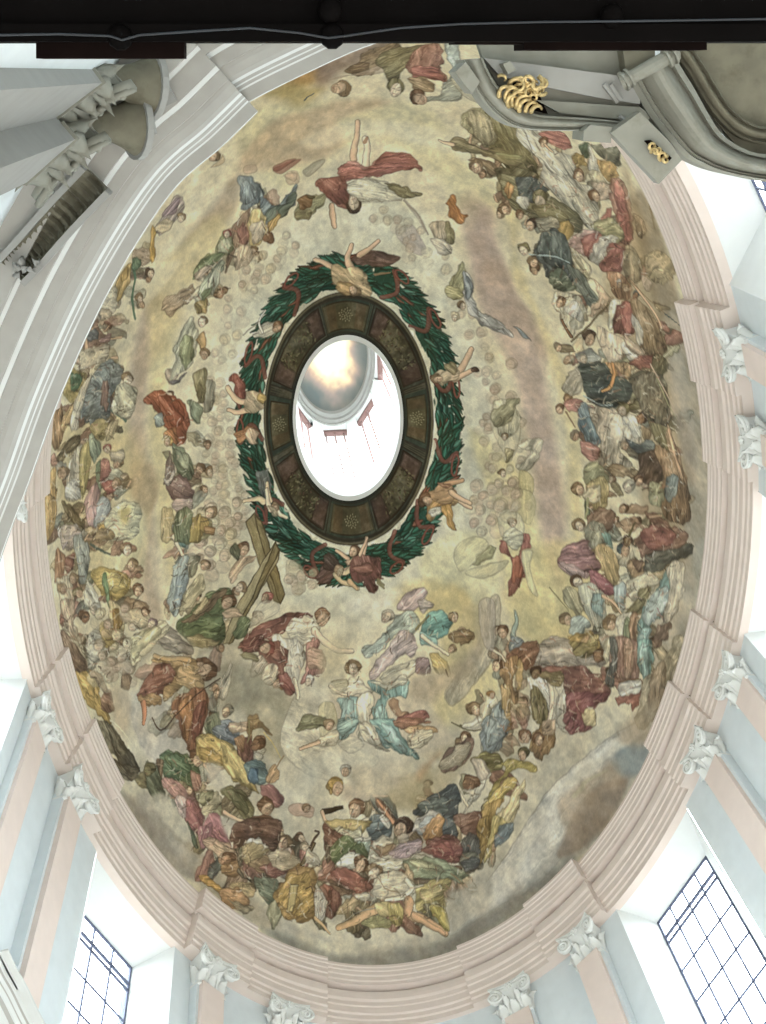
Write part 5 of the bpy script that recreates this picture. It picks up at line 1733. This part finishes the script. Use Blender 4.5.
def build_fresco():
    global CAN
    g_ = np.hypot((_gx-U0)/UX, (_gy-V0)/VY); ring_ = g_ < math.asin(FR_OUT)/(PI/2)
    CAN[ring_] *= .86
    NT_, NR_ = 1900, 520
    al0 = math.asin(RO)
    i = np.arange(NR_+1)[:, None]; j = np.arange(NT_)[None, :]
    al = al0+(PI/2-al0)*i/NR_; th = 2*PI*j/NT_
    X = A*np.sin(al)*np.cos(th); Y = B*np.sin(al)*np.sin(th); Z = (H+HD*np.cos(al))*np.ones_like(th)
    co = np.stack([X, Y, Z], -1).reshape(-1, 3)
    u = U0+(al/(PI/2))*np.cos(th)*UX; v = V0+(al/(PI/2))*np.sin(th)*VY
    wv = 2.2*np.clip((np.sin(al)-FR_OUT)/.03, .15, 1); u, v = u+wv*fbm(u*.06, v*.06, 3), v+wv*fbm(u*.06+50, v*.06+20, 3)     # the drawing wavers with the hand
    u = np.clip(u, 0, CW-1.001); v = np.clip(v, 0, CH-1.001)
    ui = u.astype(int); vi = v.astype(int); fu = (u-ui)[..., None]; fv = (v-vi)[..., None]
    c = (CAN[vi, ui]*(1-fu)+CAN[vi, ui+1]*fu)*(1-fv)+(CAN[vi+1, ui]*(1-fu)+CAN[vi+1, ui+1]*fu)*fv
    lin = srgb(np.clip(c*PIG_GAIN, 2, 245)).reshape(-1, 3)
    a = (np.arange(NR_)[:, None]*NT_+np.arange(NT_)[None, :]); b = (np.arange(NR_)[:, None]*NT_+(np.arange(NT_)[None, :]+1) % NT_)
    quads = np.stack([a, a+NT_, b+NT_, b], -1).reshape(-1, 4)
    fr_row = int((math.asin(FR_OUT)-al0)/(PI/2-al0)*NR_)
    m = bpy.data.materials.new('fresco_pigments'); m.use_nodes = True
    nt = m.node_tree; bs = nt.nodes['Principled BSDF']; bs.inputs['Roughness'].default_value = .9; bs.inputs['Specular IOR Level'].default_value = .1
    at_ = nt.nodes.new('ShaderNodeVertexColor'); at_.layer_name = 'pigment'; nt.links.new(at_.outputs['Color'], bs.inputs['Base Color'])
    def part(name, r0, r1, parent):
        q = quads[r0*NT_:r1*NT_]; base = r0*NT_; vs = co[base:(r1+1)*NT_]; cs = lin[base:(r1+1)*NT_]; q = q-base
        me = bpy.data.meshes.new(name); me.vertices.add(len(vs)); me.vertices.foreach_set('co', vs.astype(np.float32).ravel())
        me.loops.add(q.size); me.loops.foreach_set('vertex_index', q.astype(np.int32).ravel())
        me.polygons.add(len(q)); me.polygons.foreach_set('loop_start', np.arange(0, q.size, 4, dtype=np.int32)); me.polygons.foreach_set('loop_total', np.full(len(q), 4, np.int32))
        me.update(calc_edges=True); me.validate()
        me.polygons.foreach_set('use_smooth', np.ones(len(q), bool))
        ca = me.color_attributes.new('pigment', 'FLOAT_COLOR', 'POINT')
        ca.data.foreach_set('color', np.concatenate([cs, np.ones((len(cs), 1))], 1).astype(np.float32).ravel())
        me.materials.append(m); o = bpy.data.objects.new(name, me); COL.objects.link(o)
        if parent: o.parent = parent
        return o
    root = bpy.data.objects.new('dome_fresco', None); COL.objects.link(root)
    tag(root, 'painted oval dome with crowds of robed figures on pale clouds around a laurel wreath', 'fresco')
    wr_row = int((math.asin(.47)-al0)/(PI/2-al0)*NR_)
    part('painted_heaven', wr_row, NR_, root)
    w = part('painted_wreath', fr_row, wr_row, root); w['label'] = 'green laurel wreath with red ribbons and small winged children'
    f = part('painted_frame', 0, fr_row, root); f['label'] = 'dark brown coffered ring with gilded rosettes round the eye of the dome'
build_fresco()
# plaster shell of the vault behind the paint layer
vv = []; ff = []; NS, NQ = 96, 24
for i in range(NQ+1):
    al = math.asin(RO)+(PI/2-math.asin(RO))*i/NQ
    for j in range(NS):
        t = 2*PI*j/NS; vv.append(((A+.35)*math.sin(al)*math.cos(t), (B+.35)*math.sin(al)*math.sin(t), H+.05+(HD+.3)*math.cos(al)))
for i in range(NQ):
    for j in range(NS): ff.append((i*NS+j, i*NS+(j+1) % NS, (i+1)*NS+(j+1) % NS, (i+1)*NS+j))
struct(mesh('ceiling', vv, ff, M['white'], smooth=True))

# ------------------------------------------------------------------ lantern over the eye of the dome
def EL(deg, r, z):
    a = math.radians(deg); return Vector((A*r*math.cos(a), B*r*math.sin(a), z))
LT = empty('roof_lantern', (0, 0, Z1))
tag(LT, 'bright white oval lantern with windows above the eye of the painted dome', 'lantern')
ZR = Z1*1.25
mb = MB(); r0 = RO
NL = 96
LWH = 16.0
lw = [(k*45-LWH, k*45+LWH) for k in range(9)]
ZH = ZR-.72
zs = [(Z1, Z1+1.6), (Z1+1.6, ZH), (ZH, ZR+.3)]
ang = [i*360/180 for i in range(181)]
for lo, hi in zip(ang, ang[1:]):
    mid = (lo+hi)/2; hole = any(a < mid < b for a, b in lw) 
    for i, (z0, z1) in enumerate(zs):
        if i == 1 and hole: continue
        q = [(lo, r0), (hi, r0)]
        mb.add([EL(lo, r0, z0), EL(hi, r0, z0), EL(hi, r0, z1), EL(lo, r0, z1), EL(lo, r0+.06, z0), EL(hi, r0+.06, z0), EL(hi, r0+.06, z1), EL(lo, r0+.06, z1)],
               [(0, 1, 2, 3), (7, 6, 5, 4), (3, 2, 6, 7), (0, 4, 5, 1)])
mb.build('drum', M['white'], LT)
def ring_sweep(prof, name, m, parent):
    mb = MB(); n = 96; k = len(prof)
    v = [EL(360*i/n, r, z) for i in range(n) for r, z in prof]
    f = [(i*k+j, ((i+1) % n)*k+j, ((i+1) % n)*k+j+1, i*k+j+1) for i in range(n) for j in range(k-1)]
    return mesh(name, v, f, m, parent)
ring_sweep([(r0+.01, Z1-.05), (r0-.004, Z1-.05), (r0-.006, Z1+.12), (r0-.002, Z1+.16), (r0-.002, Z1+.3), (r0+.004, Z1+.34), (r0+.002, Z1+.5), (r0+.01, Z1+.55)], 'curb', M['white'], LT)
ring_sweep([(r0+.01, ZR-.62), (r0-.004, ZR-.6), (r0-.006, ZR-.5), (r0-.015, ZR-.46), (r0-.018, ZR-.3), (r0-.030, ZR-.26), (r0-.034, ZR-.05), (r0-.034, ZR-.02), (r0-.025, ZR+.03)], 'cornice', M['stone_light'], LT)
for k in range(8):
    a, b = k*45-LWH, k*45+LWH
    P, Q = EL(a, r0+.03, 0), EL(b, r0+.03, 0); ax = (Q-P).normalized(); L = (Q-P).length; up = Vector((0, 0, 1)); ay = up.cross(ax)
    c0, zm = (P+Q)/2, (Z1+1.6+ZH)/2; hz = ZH-Z1-1.6
    w = MB(); w.box(c0-ay*.0+up*(ZH-.11), ax, ay, up, L*1.02, .16, .22); fr = w.build('window_head', M['reddish'], LT)
    w = MB(); w.box(c0+up*(Z1+1.66), ax, ay, up, L*1.02, .4, .12); w.build('window_sill', M['white'], LT)
    for e in (P, Q):
        w = MB(); w.box(e+up*zm, ax, ay, up, .06, .5, hz); w.build('jamb', M['white'], LT)
    for i in range(3):
        w = MB(); w.box(P+ax*L*(i+.5)/3+up*zm, ax, ay, up, .045, .05, hz); w.build('mullion', M['reddish'], fr)
    w = MB(); w.box(c0+ay*-.02+up*zm, ax, ay, up, L, .012, hz); w.build('glass', M['glass'], fr)
# painted cap of the lantern: a golden glow in a ring of clouds
vv = []; ff = []; cc = []; n1, n2 = 40, 128
for i in range(n1+1):
    q = i/n1
    for j in range(n2):
        t = 2*PI*j/n2; v_ = EL(math.degrees(t), (r0-.028)*math.sin(q*PI/2), ZR+1.1*math.cos(q*PI/2)); vv.append(v_)
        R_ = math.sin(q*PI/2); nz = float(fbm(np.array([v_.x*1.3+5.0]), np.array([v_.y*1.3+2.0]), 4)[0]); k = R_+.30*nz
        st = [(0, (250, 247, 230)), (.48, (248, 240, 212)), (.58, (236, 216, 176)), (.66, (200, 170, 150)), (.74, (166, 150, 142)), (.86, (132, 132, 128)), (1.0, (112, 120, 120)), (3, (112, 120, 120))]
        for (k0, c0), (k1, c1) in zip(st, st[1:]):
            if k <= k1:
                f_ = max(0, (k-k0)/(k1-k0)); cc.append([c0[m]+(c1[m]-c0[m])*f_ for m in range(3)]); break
for i in range(n1):
    for j in range(n2): ff.append((i*n2+j, i*n2+(j+1) % n2, (i+1)*n2+(j+1) % n2, (i+1)*n2+j))
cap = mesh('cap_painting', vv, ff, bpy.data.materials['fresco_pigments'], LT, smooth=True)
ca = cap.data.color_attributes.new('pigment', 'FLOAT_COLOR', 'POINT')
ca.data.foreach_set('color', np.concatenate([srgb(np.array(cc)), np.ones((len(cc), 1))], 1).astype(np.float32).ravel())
cap['label'] = 'golden glow ringed by grey painted clouds in the lantern cap'

# ------------------------------------------------------------------ near entablature over the camera on the left
def smooth_path(pts, n=10):
    """Catmull-Rom through 3D points"""
    P = [Vector(p) for p in pts]; P = [P[0]*2-P[1]]+P+[P[-1]*2-P[-2]]; out = []
    for i in range(1, len(P)-2):
        for j in range(n):
            t = j/n
            out.append(.5*((2*P[i])+(P[i+1]-P[i-1])*t+(2*P[i-1]-5*P[i]+4*P[i+1]-P[i+2])*t*t+(3*P[i]-P[i-1]-3*P[i+1]+P[i+2])*t**3))
    out.append(P[-2].copy()); return out
def sweep_path(path, prof, left=True):
    """profile (offset to the left of the path, z)"""
    v = []; k = len(prof); n = len(path)
    for i, p in enumerate(path):
        t = (path[min(i+1, n-1)]-path[max(i-1, 0)]); t.z = 0; t.normalize()
        q = Vector((-t.y, t.x, 0))*(1 if left else -1)
        for o_, z in prof: v.append(Vector((p.x, p.y, 0))+q*o_+Vector((0, 0, z)))
    return v, [(i*k+j, (i+1)*k+j, (i+1)*k+j+1, i*k+j+1) for i in range(n-1) for j in range(k-1)]
ZL = 14.4
upper = [Vector((0.9, -9.55, ZL)), Vector((0.05, -9.62, ZL)), at(372, 45, ZL), at(310, 72, ZL), at(251, 101.5, ZL), at(225, 121, ZL)]
lower = [at(258, 112, ZL), at(222, 147, ZL), at(170, 195, ZL), at(110, 290, ZL), at(62, 393, ZL), at(30, 480, ZL), at(10, 532, ZL), at(-6, 580, ZL), at(-40, 700, ZL), at(-46, 800, ZL)]
ledge = [at(-46, 840, ZL), at(-22, 905, ZL), at(0, 953, ZL), at(19, 989, ZL)]
ledge_break = [at(8, 950, ZL), at(16, 968, ZL), at(26, 986, ZL), at(46, 1026, ZL), at(90, 1100, ZL)]
PL = [(2.0, 14.6), (.02, 14.6), (0, 14.55), (0, 14.42), (.012, 14.40), (.15, 14.40), (.17, 14.37), (.185, 14.36), (.205, 14.33), (.22, 14.32), (.24, 14.285), (.255, 14.27), (.285, 14.22),
      (.29, 14.18), (.33, 14.12), (.42, 14.09), (.47, 14.085), (.475, 14.04), (.60, 14.03), (.61, 13.99), (.66, 13.97), (.665, 13.85), (.88, 13.84), (.885, 13.78), (.93, 13.77), (.935, 13.6), (2.0, 13.59), (2.0, 14.6)]
def capped_sweep(path, prof, mb):
    v, f = sweep_path(path, prof); k = len(prof); n = len(path)
    mb.add(v, f+[tuple(range(k)), tuple(range((n-1)*k, n*k))[::-1]])
full = []
mb = MB()
for pts, nn in ((upper, 8), (lower, 8)):
    pa = smooth_path(pts, nn); full += pa; capped_sweep(pa, PL, mb)
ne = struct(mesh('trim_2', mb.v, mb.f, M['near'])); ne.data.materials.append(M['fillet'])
kk = len(PL)                                  # window light painted as paler fillet faces between the grey bands
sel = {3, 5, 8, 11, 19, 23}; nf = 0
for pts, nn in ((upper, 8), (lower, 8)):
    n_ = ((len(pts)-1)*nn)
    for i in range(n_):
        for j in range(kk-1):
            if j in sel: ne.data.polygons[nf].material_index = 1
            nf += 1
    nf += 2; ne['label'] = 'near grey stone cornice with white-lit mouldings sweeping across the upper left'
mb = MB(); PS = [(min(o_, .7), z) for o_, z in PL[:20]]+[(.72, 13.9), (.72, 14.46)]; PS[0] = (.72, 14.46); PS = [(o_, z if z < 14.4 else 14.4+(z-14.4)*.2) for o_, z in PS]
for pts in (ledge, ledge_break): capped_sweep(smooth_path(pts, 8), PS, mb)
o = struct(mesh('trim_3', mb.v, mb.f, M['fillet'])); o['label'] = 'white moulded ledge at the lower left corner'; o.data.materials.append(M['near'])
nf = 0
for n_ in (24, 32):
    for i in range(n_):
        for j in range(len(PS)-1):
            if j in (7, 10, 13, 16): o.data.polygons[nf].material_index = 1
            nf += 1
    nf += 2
# wall behind and below the near entablature
wall_path = smooth_path([upper[0], upper[2], at(262, 104, ZL), lower[2], lower[4], lower[6], lower[8], lower[9]], 6)
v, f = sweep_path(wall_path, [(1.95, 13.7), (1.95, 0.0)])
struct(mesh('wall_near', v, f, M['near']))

a_, b_ = at(-70, 26, 12.6), at(98, 50, 12.6)
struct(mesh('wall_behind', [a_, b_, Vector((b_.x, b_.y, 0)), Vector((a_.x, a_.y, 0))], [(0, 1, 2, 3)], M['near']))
# clustered pier under it, with two leafy capitals and flaring stone corbels
def stone_pilaster(n1, n2, zt, label, flare, horn):
    p, q = at(*n1, zt-.95), at(*n2, zt-.95); w = (p-q).length
    mid = (p+q)/2; d = (q-p).normalized(); inward = Vector((d.y, -d.x, 0))
    if inward.dot(Vector((0, 0, 0))-mid) < 0: inward = -inward
    r = bpy.data.objects.new('stone_pilaster', None); COL.objects.link(r)
    tag(r, label, 'pilaster', 'near grey stone pilasters')
    mtx = frame_at(Vector((mid.x, mid.y, zt)), inward)
    h = zt
    mb = MB(); mb.box((0, .17, -h/2-.45), (1, 0, 0), (0, 1, 0), (0, 0, 1), w, .70, h-.95)
    mb.build('shaft', M['stone_light'], r)
    capital(r, w, .95, .26, M['stone'])
    # flaring corbel above the capital
    inv = mtx.inverted(); mb = MB()
    top = [inv@at(x, y, zt+.62) for x, y in flare]
    n = len(top); cxy = sum(top, Vector())/n
    (ax_, ay_), (bx_, by_) = horn
    pts = []; rad = []
    for i in range(15):                                    # a trumpet of stone, opening towards the cornice
        t = i/14; q = inv@at(ax_+(bx_-ax_)*t, ay_+(by_-ay_)*t, zt+.12+.36*t); pts.append(q); rad.append(.11+.06*t+.15*t**3)
    mb.tube(pts, rad, 20); mb.build('corbel', M['stone_dark'], r, smooth=True)
    mb = MB(); e = (pts[-1]-pts[-2]).normalized(); mb.tube([pts[-1]-e*.02, pts[-1]+e*.05], [.35, .35], 20); mb.build('corbel_rim', M['stone_light'], r)
    mb = MB(); g = [Vector((cxy.x+(a.x-cxy.x)*1.05, cxy.y+(a.y-cxy.y)*1.05, 0)) for a in top]
    mb.hull([p+Vector((0, 0, .60)) for p in g], [p+Vector((0, 0, .74)) for p in g]); mb.build('corbel_slab', M['stone_light'], r)
    r.matrix_basis = mtx
    return r
ZP = 13.0
stone_pilaster((90, 66), (43, 102), ZP, 'grey stone pilaster with leafy capital under the dark timber at top left',
               [(92, 52), (150, 56), (166, 84), (175, 100), (150, 112), (132, 96), (96, 86), (84, 70)], ((88, 78), (150, 86)))
stone_pilaster((62, 124), (14, 167), ZP, 'grey stone pilaster with leafy capital lower of the two at top left',
               [(82, 100), (128, 108), (151, 116), (154, 134), (130, 142), (92, 146), (78, 160), (66, 130)], ((72, 122), (136, 126)))
# carved, fluted frieze ornament beside the pier
fz = empty('carved_frieze', at(50, 225, 13.6)); tag(fz, 'fluted concave stone frieze with leaf carving at left below the leafy capitals', 'carving')
pa = smooth_path([at(96, 180, 13.55), at(60, 218, 13.55), at(30, 252, 13.55), at(11, 272, 13.55)], 16)
mb = MB(); n = len(pa)
rings = []
for i, p in enumerate(pa):
    t = (pa[min(i+1, n-1)]-pa[max(i-1, 0)]).normalized(); q = Vector((-t.y, t.x, 0)); ripple = .05*math.sin(i*2.2)
    wd = .15*(1+.12*math.sin(i/n*PI*3))
    rings.append([p+q*wd+Vector((0, 0, .22)), p+q*wd+Vector((0, 0, 0)), p+q*wd*.55+Vector((0, 0, .10+ripple)), p+Vector((0, 0, .14+ripple)), p-q*wd*.55+Vector((0, 0, .10+ripple)), p-q*wd+Vector((0, 0, 0)), p-q*wd+Vector((0, 0, .22))])
mb.loft(rings); mb.build('fluted_band', M['stone_dark'], fz)
for sg in (-1, 1):
    mb = MB(); rr = []
    for i, p in enumerate(pa):
        t = (pa[min(i+1, n-1)]-pa[max(i-1, 0)]).normalized(); q = Vector((-t.y, t.x, 0))*sg
        rr.append([p+q*.14+Vector((0, 0, .25)), p+q*.14+Vector((0, 0, -.08)), p+q*.21+Vector((0, 0, -.08)), p+q*.21+Vector((0, 0, .25))])
    mb.loft(rr); mb.build('border_moulding', M['stone_light'], fz)
for k in range(8):
    mb = MB(); b = at(14+k*3.4, 266+6*math.sin(k*1.7), 13.5)
    make_leaf(mb, b, Vector((math.cos(k), math.sin(k), 0)), Vector((-math.sin(k), math.cos(k), 0)), Vector((0, 0, -1)), .14, .10, .06)
    mb.build('leaf', M['stone_light'], fz, smooth=True)

# ------------------------------------------------------------------ stone pediment near the camera at upper right
ZQ = 10.0
def pier(): pass
PD = empty('stone_pediment', at(600, 110, ZQ)); tag(PD, 'veined grey stone scroll pediment with gilded carving at upper right', 'pediment')
def band(L, U, z, bulge, m, name, rows=8, lip=.03, parent=PD, samp=8, thick=.35):
    Lp = smooth_path([at(x, y, z) for x, y in L], samp); Up = smooth_path([at(x, y, z) for x, y in U], samp)
    mb = MB(); rings = []
    for a, b in zip(Lp, Up):
        ring = [a+Vector((0, 0, thick)), a+Vector((0, 0, 0)), a+(b-a)*.10+Vector((0, 0, -lip)), a+(b-a)*.14+Vector((0, 0, lip*.3)), a+(b-a)*.2+Vector((0, 0, -lip*.4)), a+(b-a)*.24+Vector((0, 0, lip))]
        for i in range(1, rows):
            t = i/rows; ring.append(a+(b-a)*(.24+.6*t)+Vector((0, 0, lip-bulge*math.sin(PI*t))))
        ring += [a+(b-a)*.86+Vector((0, 0, lip)), a+(b-a)*.88+Vector((0, 0, -lip)), b+Vector((0, 0, 0)), b+Vector((0, 0, thick))]
        rings.append(ring)
    mb.loft(rings); return mb.build(name, m, parent)
band([(629, 80), (640, 100), (654, 122), (682, 154), (700, 165), (717, 172), (742, 178), (768, 182), (800, 184)],
     [(676, 58), (684, 72), (694, 88), (717, 128), (732, 142), (747, 150), (757, 153), (769, 155), (800, 157)], ZQ, .15, M['marble'], 'scroll_cornice')
mb = MB()
mb.tube([at(622, 82, ZQ-.08), at(634, 76, ZQ-.12), at(652, 66, ZQ-.12), at(668, 57, ZQ-.08), at(674, 54, ZQ-.05)], [.07, .055, .06, .06, .075], 12)
for x, y in ((624, 81), (629, 78), (667, 58), (673, 54)):
    a, b = at(x-1, y+1, ZQ-.1), at(x+1, y-.4, ZQ-.1); mb.tube([a, b], .085, 12)
mb.build('scroll_roll', M['marble'], PD)
def slab(pts, z, t, m, name, parent=PD):
    mb = MB(); bot = [at(x, y, z) for x, y in pts]; mb.hull(bot, [p+Vector((0, 0, t)) for p in bot]); return mb.build(name, m, parent)
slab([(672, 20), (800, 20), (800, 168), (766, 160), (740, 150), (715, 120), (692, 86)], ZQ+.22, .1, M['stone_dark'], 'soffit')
band([(676, 56), (690, 74), (702, 96), (718, 118), (735, 134), (752, 142), (768, 144), (800, 145)],
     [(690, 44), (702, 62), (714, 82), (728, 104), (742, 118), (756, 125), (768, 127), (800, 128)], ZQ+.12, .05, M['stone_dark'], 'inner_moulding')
CL = [(462, 60), (470, 78), (480, 97), (492, 112), (506, 123), (522, 129), (550, 131), (588, 131), (612, 134), (640, 150), (660, 168)]
CU = [(483, 58), (487, 68), (496, 84), (508, 97), (524, 109), (540, 115), (565, 117), (596, 119), (622, 122), (648, 132), (672, 150)]
band(CL, CU, ZQ-.1, .04, M['marble'], 'curved_cornice', lip=.015)
slab([(484, 58), (622, 76), (640, 90), (640, 104), (600, 98), (540, 86), (500, 76)], ZQ+.0, .3, M['stone_light'], 'straight_beam')
slab([(470, 20), (650, 20), (650, 95), (625, 84), (484, 62)], ZQ+.15, .1, M['stone'], 'soffit')
slab([(486, 64), (560, 84), (650, 100), (665, 150), (640, 128), (596, 121), (540, 118), (508, 100)], ZQ+.12, .1, M['stone'], 'recessed_panel')
slab([(536, 100), (640, 107), (655, 118), (640, 121), (596, 117), (560, 113)], ZQ+.02, .12, M['stone'], 'inner_step')
slab([(584, 131), (590, 125), (612, 127), (611, 143), (583, 141)], ZQ-.25, .35, M['marble'], 'block')
slab([(455, 72), (466, 62), (480, 82), (472, 94)], ZQ-.2, .35, M['marble'], 'block')
slab([(503, 64), (510, 61), (516, 70), (508, 74)], ZQ-.16, .3, M['stone'], 'block')
slab([(611, 133), (659, 184), (682, 160), (668, 140), (640, 112)], ZQ-.3, .14, M['marble'], 'end_slab')
slab([(620, 30), (655, 30), (655, 62), (627, 77)], ZQ-.02, .2, M['stone_dark'], 'upright_block')
slab([(645, 141), (651, 140), (672, 158), (666, 164)], ZQ-.33, .06, M['wood_brown'], 'sunk_panel')
for (x, y, dx, dy) in ((604, 84, 14, 18), (611, 84, 10, 16), (619, 116, 12, 10), (634, 122, 8, 8)):   # pale joints of the scroll's shadow-side fillets
    a, b = at(x, y, ZQ-.02), at(x+dx, y+dy, ZQ-.02)
    mb = MB(); mb.tube([a, b], .022, 6); mb.build('fillet', M['stone_light'], PD)
def curl(cx, cy, r, z, a0, turns, sgn, rad=.022):
    pts = []
    for i in range(15):
        t = i/14; an = a0+sgn*turns*2*PI*t; rr = r*(1-.75*t); pts.append(at(cx+rr*math.cos(an), cy+rr*math.sin(an), z-.05*math.sin(PI*t)))
    return pts, [rad*(1-.6*i/14) for i in range(15)]
def ornament(specs, parent, name, dz=.12):
    for (cx, cy, r, a0, tn, sg) in specs:
        mb = MB(); p, rd = curl(cx, cy, r, ZQ-dz, a0, tn, sg,   .021 if r > 7 else .016); mb.tube(p, rd, 8); mb.build(name, M['gold'], parent, smooth=True)
slab([(514, 84), (540, 74), (546, 82), (540, 96), (548, 114), (528, 108)], ZQ+.03, .08, M['wood_brown'], 'ornament_recess')
ornament([(508, 92, 10, 2.6, .5, 1), (518, 86, 9, 3.2, 1.1, 1), (527, 82, 8, 1.5, 1.2, -1), (536, 84, 8, 5.0, 1.1, 1), (541, 90, 6, .5, 1.2, 1), (522, 98, 12, 2.4, .55, 1), (531, 106, 13, 2.7, .4, 1), (514, 100, 8, 2.2, .6, 1), (540, 111, 9, 3.0, .4, 1), (529, 93, 6, 0, 1.3, -1), (534, 98, 5, 2, 1.1, 1), (503, 80, 6, 3.8, .5, 1), (512, 90, 6, 1.0, 1.2, 1), (523, 92, 5, 4.0, 1.2, -1), (531, 88, 5, 2.0, 1.2, 1), (538, 92, 5, 5.5, 1.1, -1), (516, 94, 12, 2.5, .5, 1), (527, 102, 12, 2.6, .45, 1), (536, 108, 11, 2.8, .4, 1), (543, 84, 5, 4.5, 1.1, 1), (529, 79, 5, .3, 1.2, 1), (520, 80, 5, 2.3, 1.1, -1)], PD, 'gilded_scroll')
ornament([(653, 146, 5, 1, 1, 1), (658, 150, 5, 4, 1.1, -1), (663, 156, 5, 2, 1, 1), (655, 152, 4, 3, 1, 1), (666, 160, 4, 5, 1, -1)], PD, 'gilded_leaf', .36)

# ------------------------------------------------------------------ dark timber across the top, close to the camera
ZB = 3.0
TB = empty('timber_beam', at(383, 20, ZB)); tag(TB, 'black timber beam running across the top right above the viewer', 'beam')
def strip(x0, x1, y0, y1, z, t, m, name):
    return slab([(x0, y0), (x1, y0), (x1, y1), (x0, y1)], z, t, m, name, TB)
strip(-120, 880, -160, 40, ZB, .25, M['wood'], 'beam_underside')
strip(-120, 880, 24, 41.5, ZB-.03, .2, M['wood'], 'front_batten')
strip(36, 184, 30, 58.5, ZB+.04, .12, M['wood_brown'], 'board')
strip(524, 707, 30, 50, ZB+.04, .12, M['wood_brown'], 'board')
strip(455, 525, 30, 44, ZB+.05, .1, M['wood_brown'], 'board')
cb = MB()
cb.tube([at(x, y, ZB-.05) for x, y in ((-60, 34), (0, 35), (60, 34), (110, 36), (122, 40), (140, 35), (200, 31), (250, 28), (300, 33), (328, 38), (345, 36), (400, 28), (460, 24), (540, 22), (640, 21), (766, 19), (830, 18))], .0028, 8)
tag(cb.build('cable', M['cable'], None, smooth=True), 'thin bluish cable sagging along the underside of the black beam', 'cable')
for x, y in ((330, 10), (612, 16), (120, 37), (332, 36)):
    mb = MB(); mb.ball(at(x, y, ZB-.03), .03, .03, .02, 10, 6); mb.build('iron_stud', M['wood'], TB, smooth=True)

# ------------------------------------------------------------------ camera, sky, light
cd = bpy.data.cameras.new('camera'); cam = bpy.data.objects.new('camera', cd); COL.objects.link(cam)
R3 = Matrix([list(map(float, r)) for r in ROT])
cam.matrix_world = Matrix.Translation(Vector(CAM))@R3.to_4x4()
cd.sensor_fit = 'VERTICAL'; cd.sensor_height = 24.0; cd.lens = 24.0*FPX/1024; cd.clip_start = .05; cd.clip_end = 500
SC.camera = cam
w = bpy.data.worlds.new('World'); SC.world = w; w.use_nodes = True
nt = w.node_tree; bg = nt.nodes['Background']
tc = nt.nodes.new('ShaderNodeTexCoord'); sp = nt.nodes.new('ShaderNodeSeparateXYZ'); nt.links.new(tc.outputs['Generated'], sp.inputs[0])
rp = nt.nodes.new('ShaderNodeValToRGB'); mp = nt.nodes.new('ShaderNodeMapRange')
mp.inputs['From Min'].default_value = -1; mp.inputs['From Max'].default_value = 1
nt.links.new(sp.outputs['Z'], mp.inputs['Value']); nt.links.new(mp.outputs['Result'], rp.inputs['Fac'])
e = rp.color_ramp.elements
e[0].position = 0.0; e[0].color = (.158, .150, .137, 1); e[1].position = .49; e[1].color = (.158, .150, .137, 1)
n_ = rp.color_ramp.elements.new(.51); n_.color = (.74, .78, .80, 1); n_ = rp.color_ramp.elements.new(1.0); n_.color = (.74, .78, .80, 1)
nt.links.new(rp.outputs['Color'], bg.inputs['Color']); bg.inputs['Strength'].default_value = 7.0
SC.view_settings.view_transform = 'Standard'; SC.view_settings.look = 'None'; SC.view_settings.gamma = 1.0
SC.view_settings.use_curve_mapping = False; SC.view_settings.exposure = 1.4
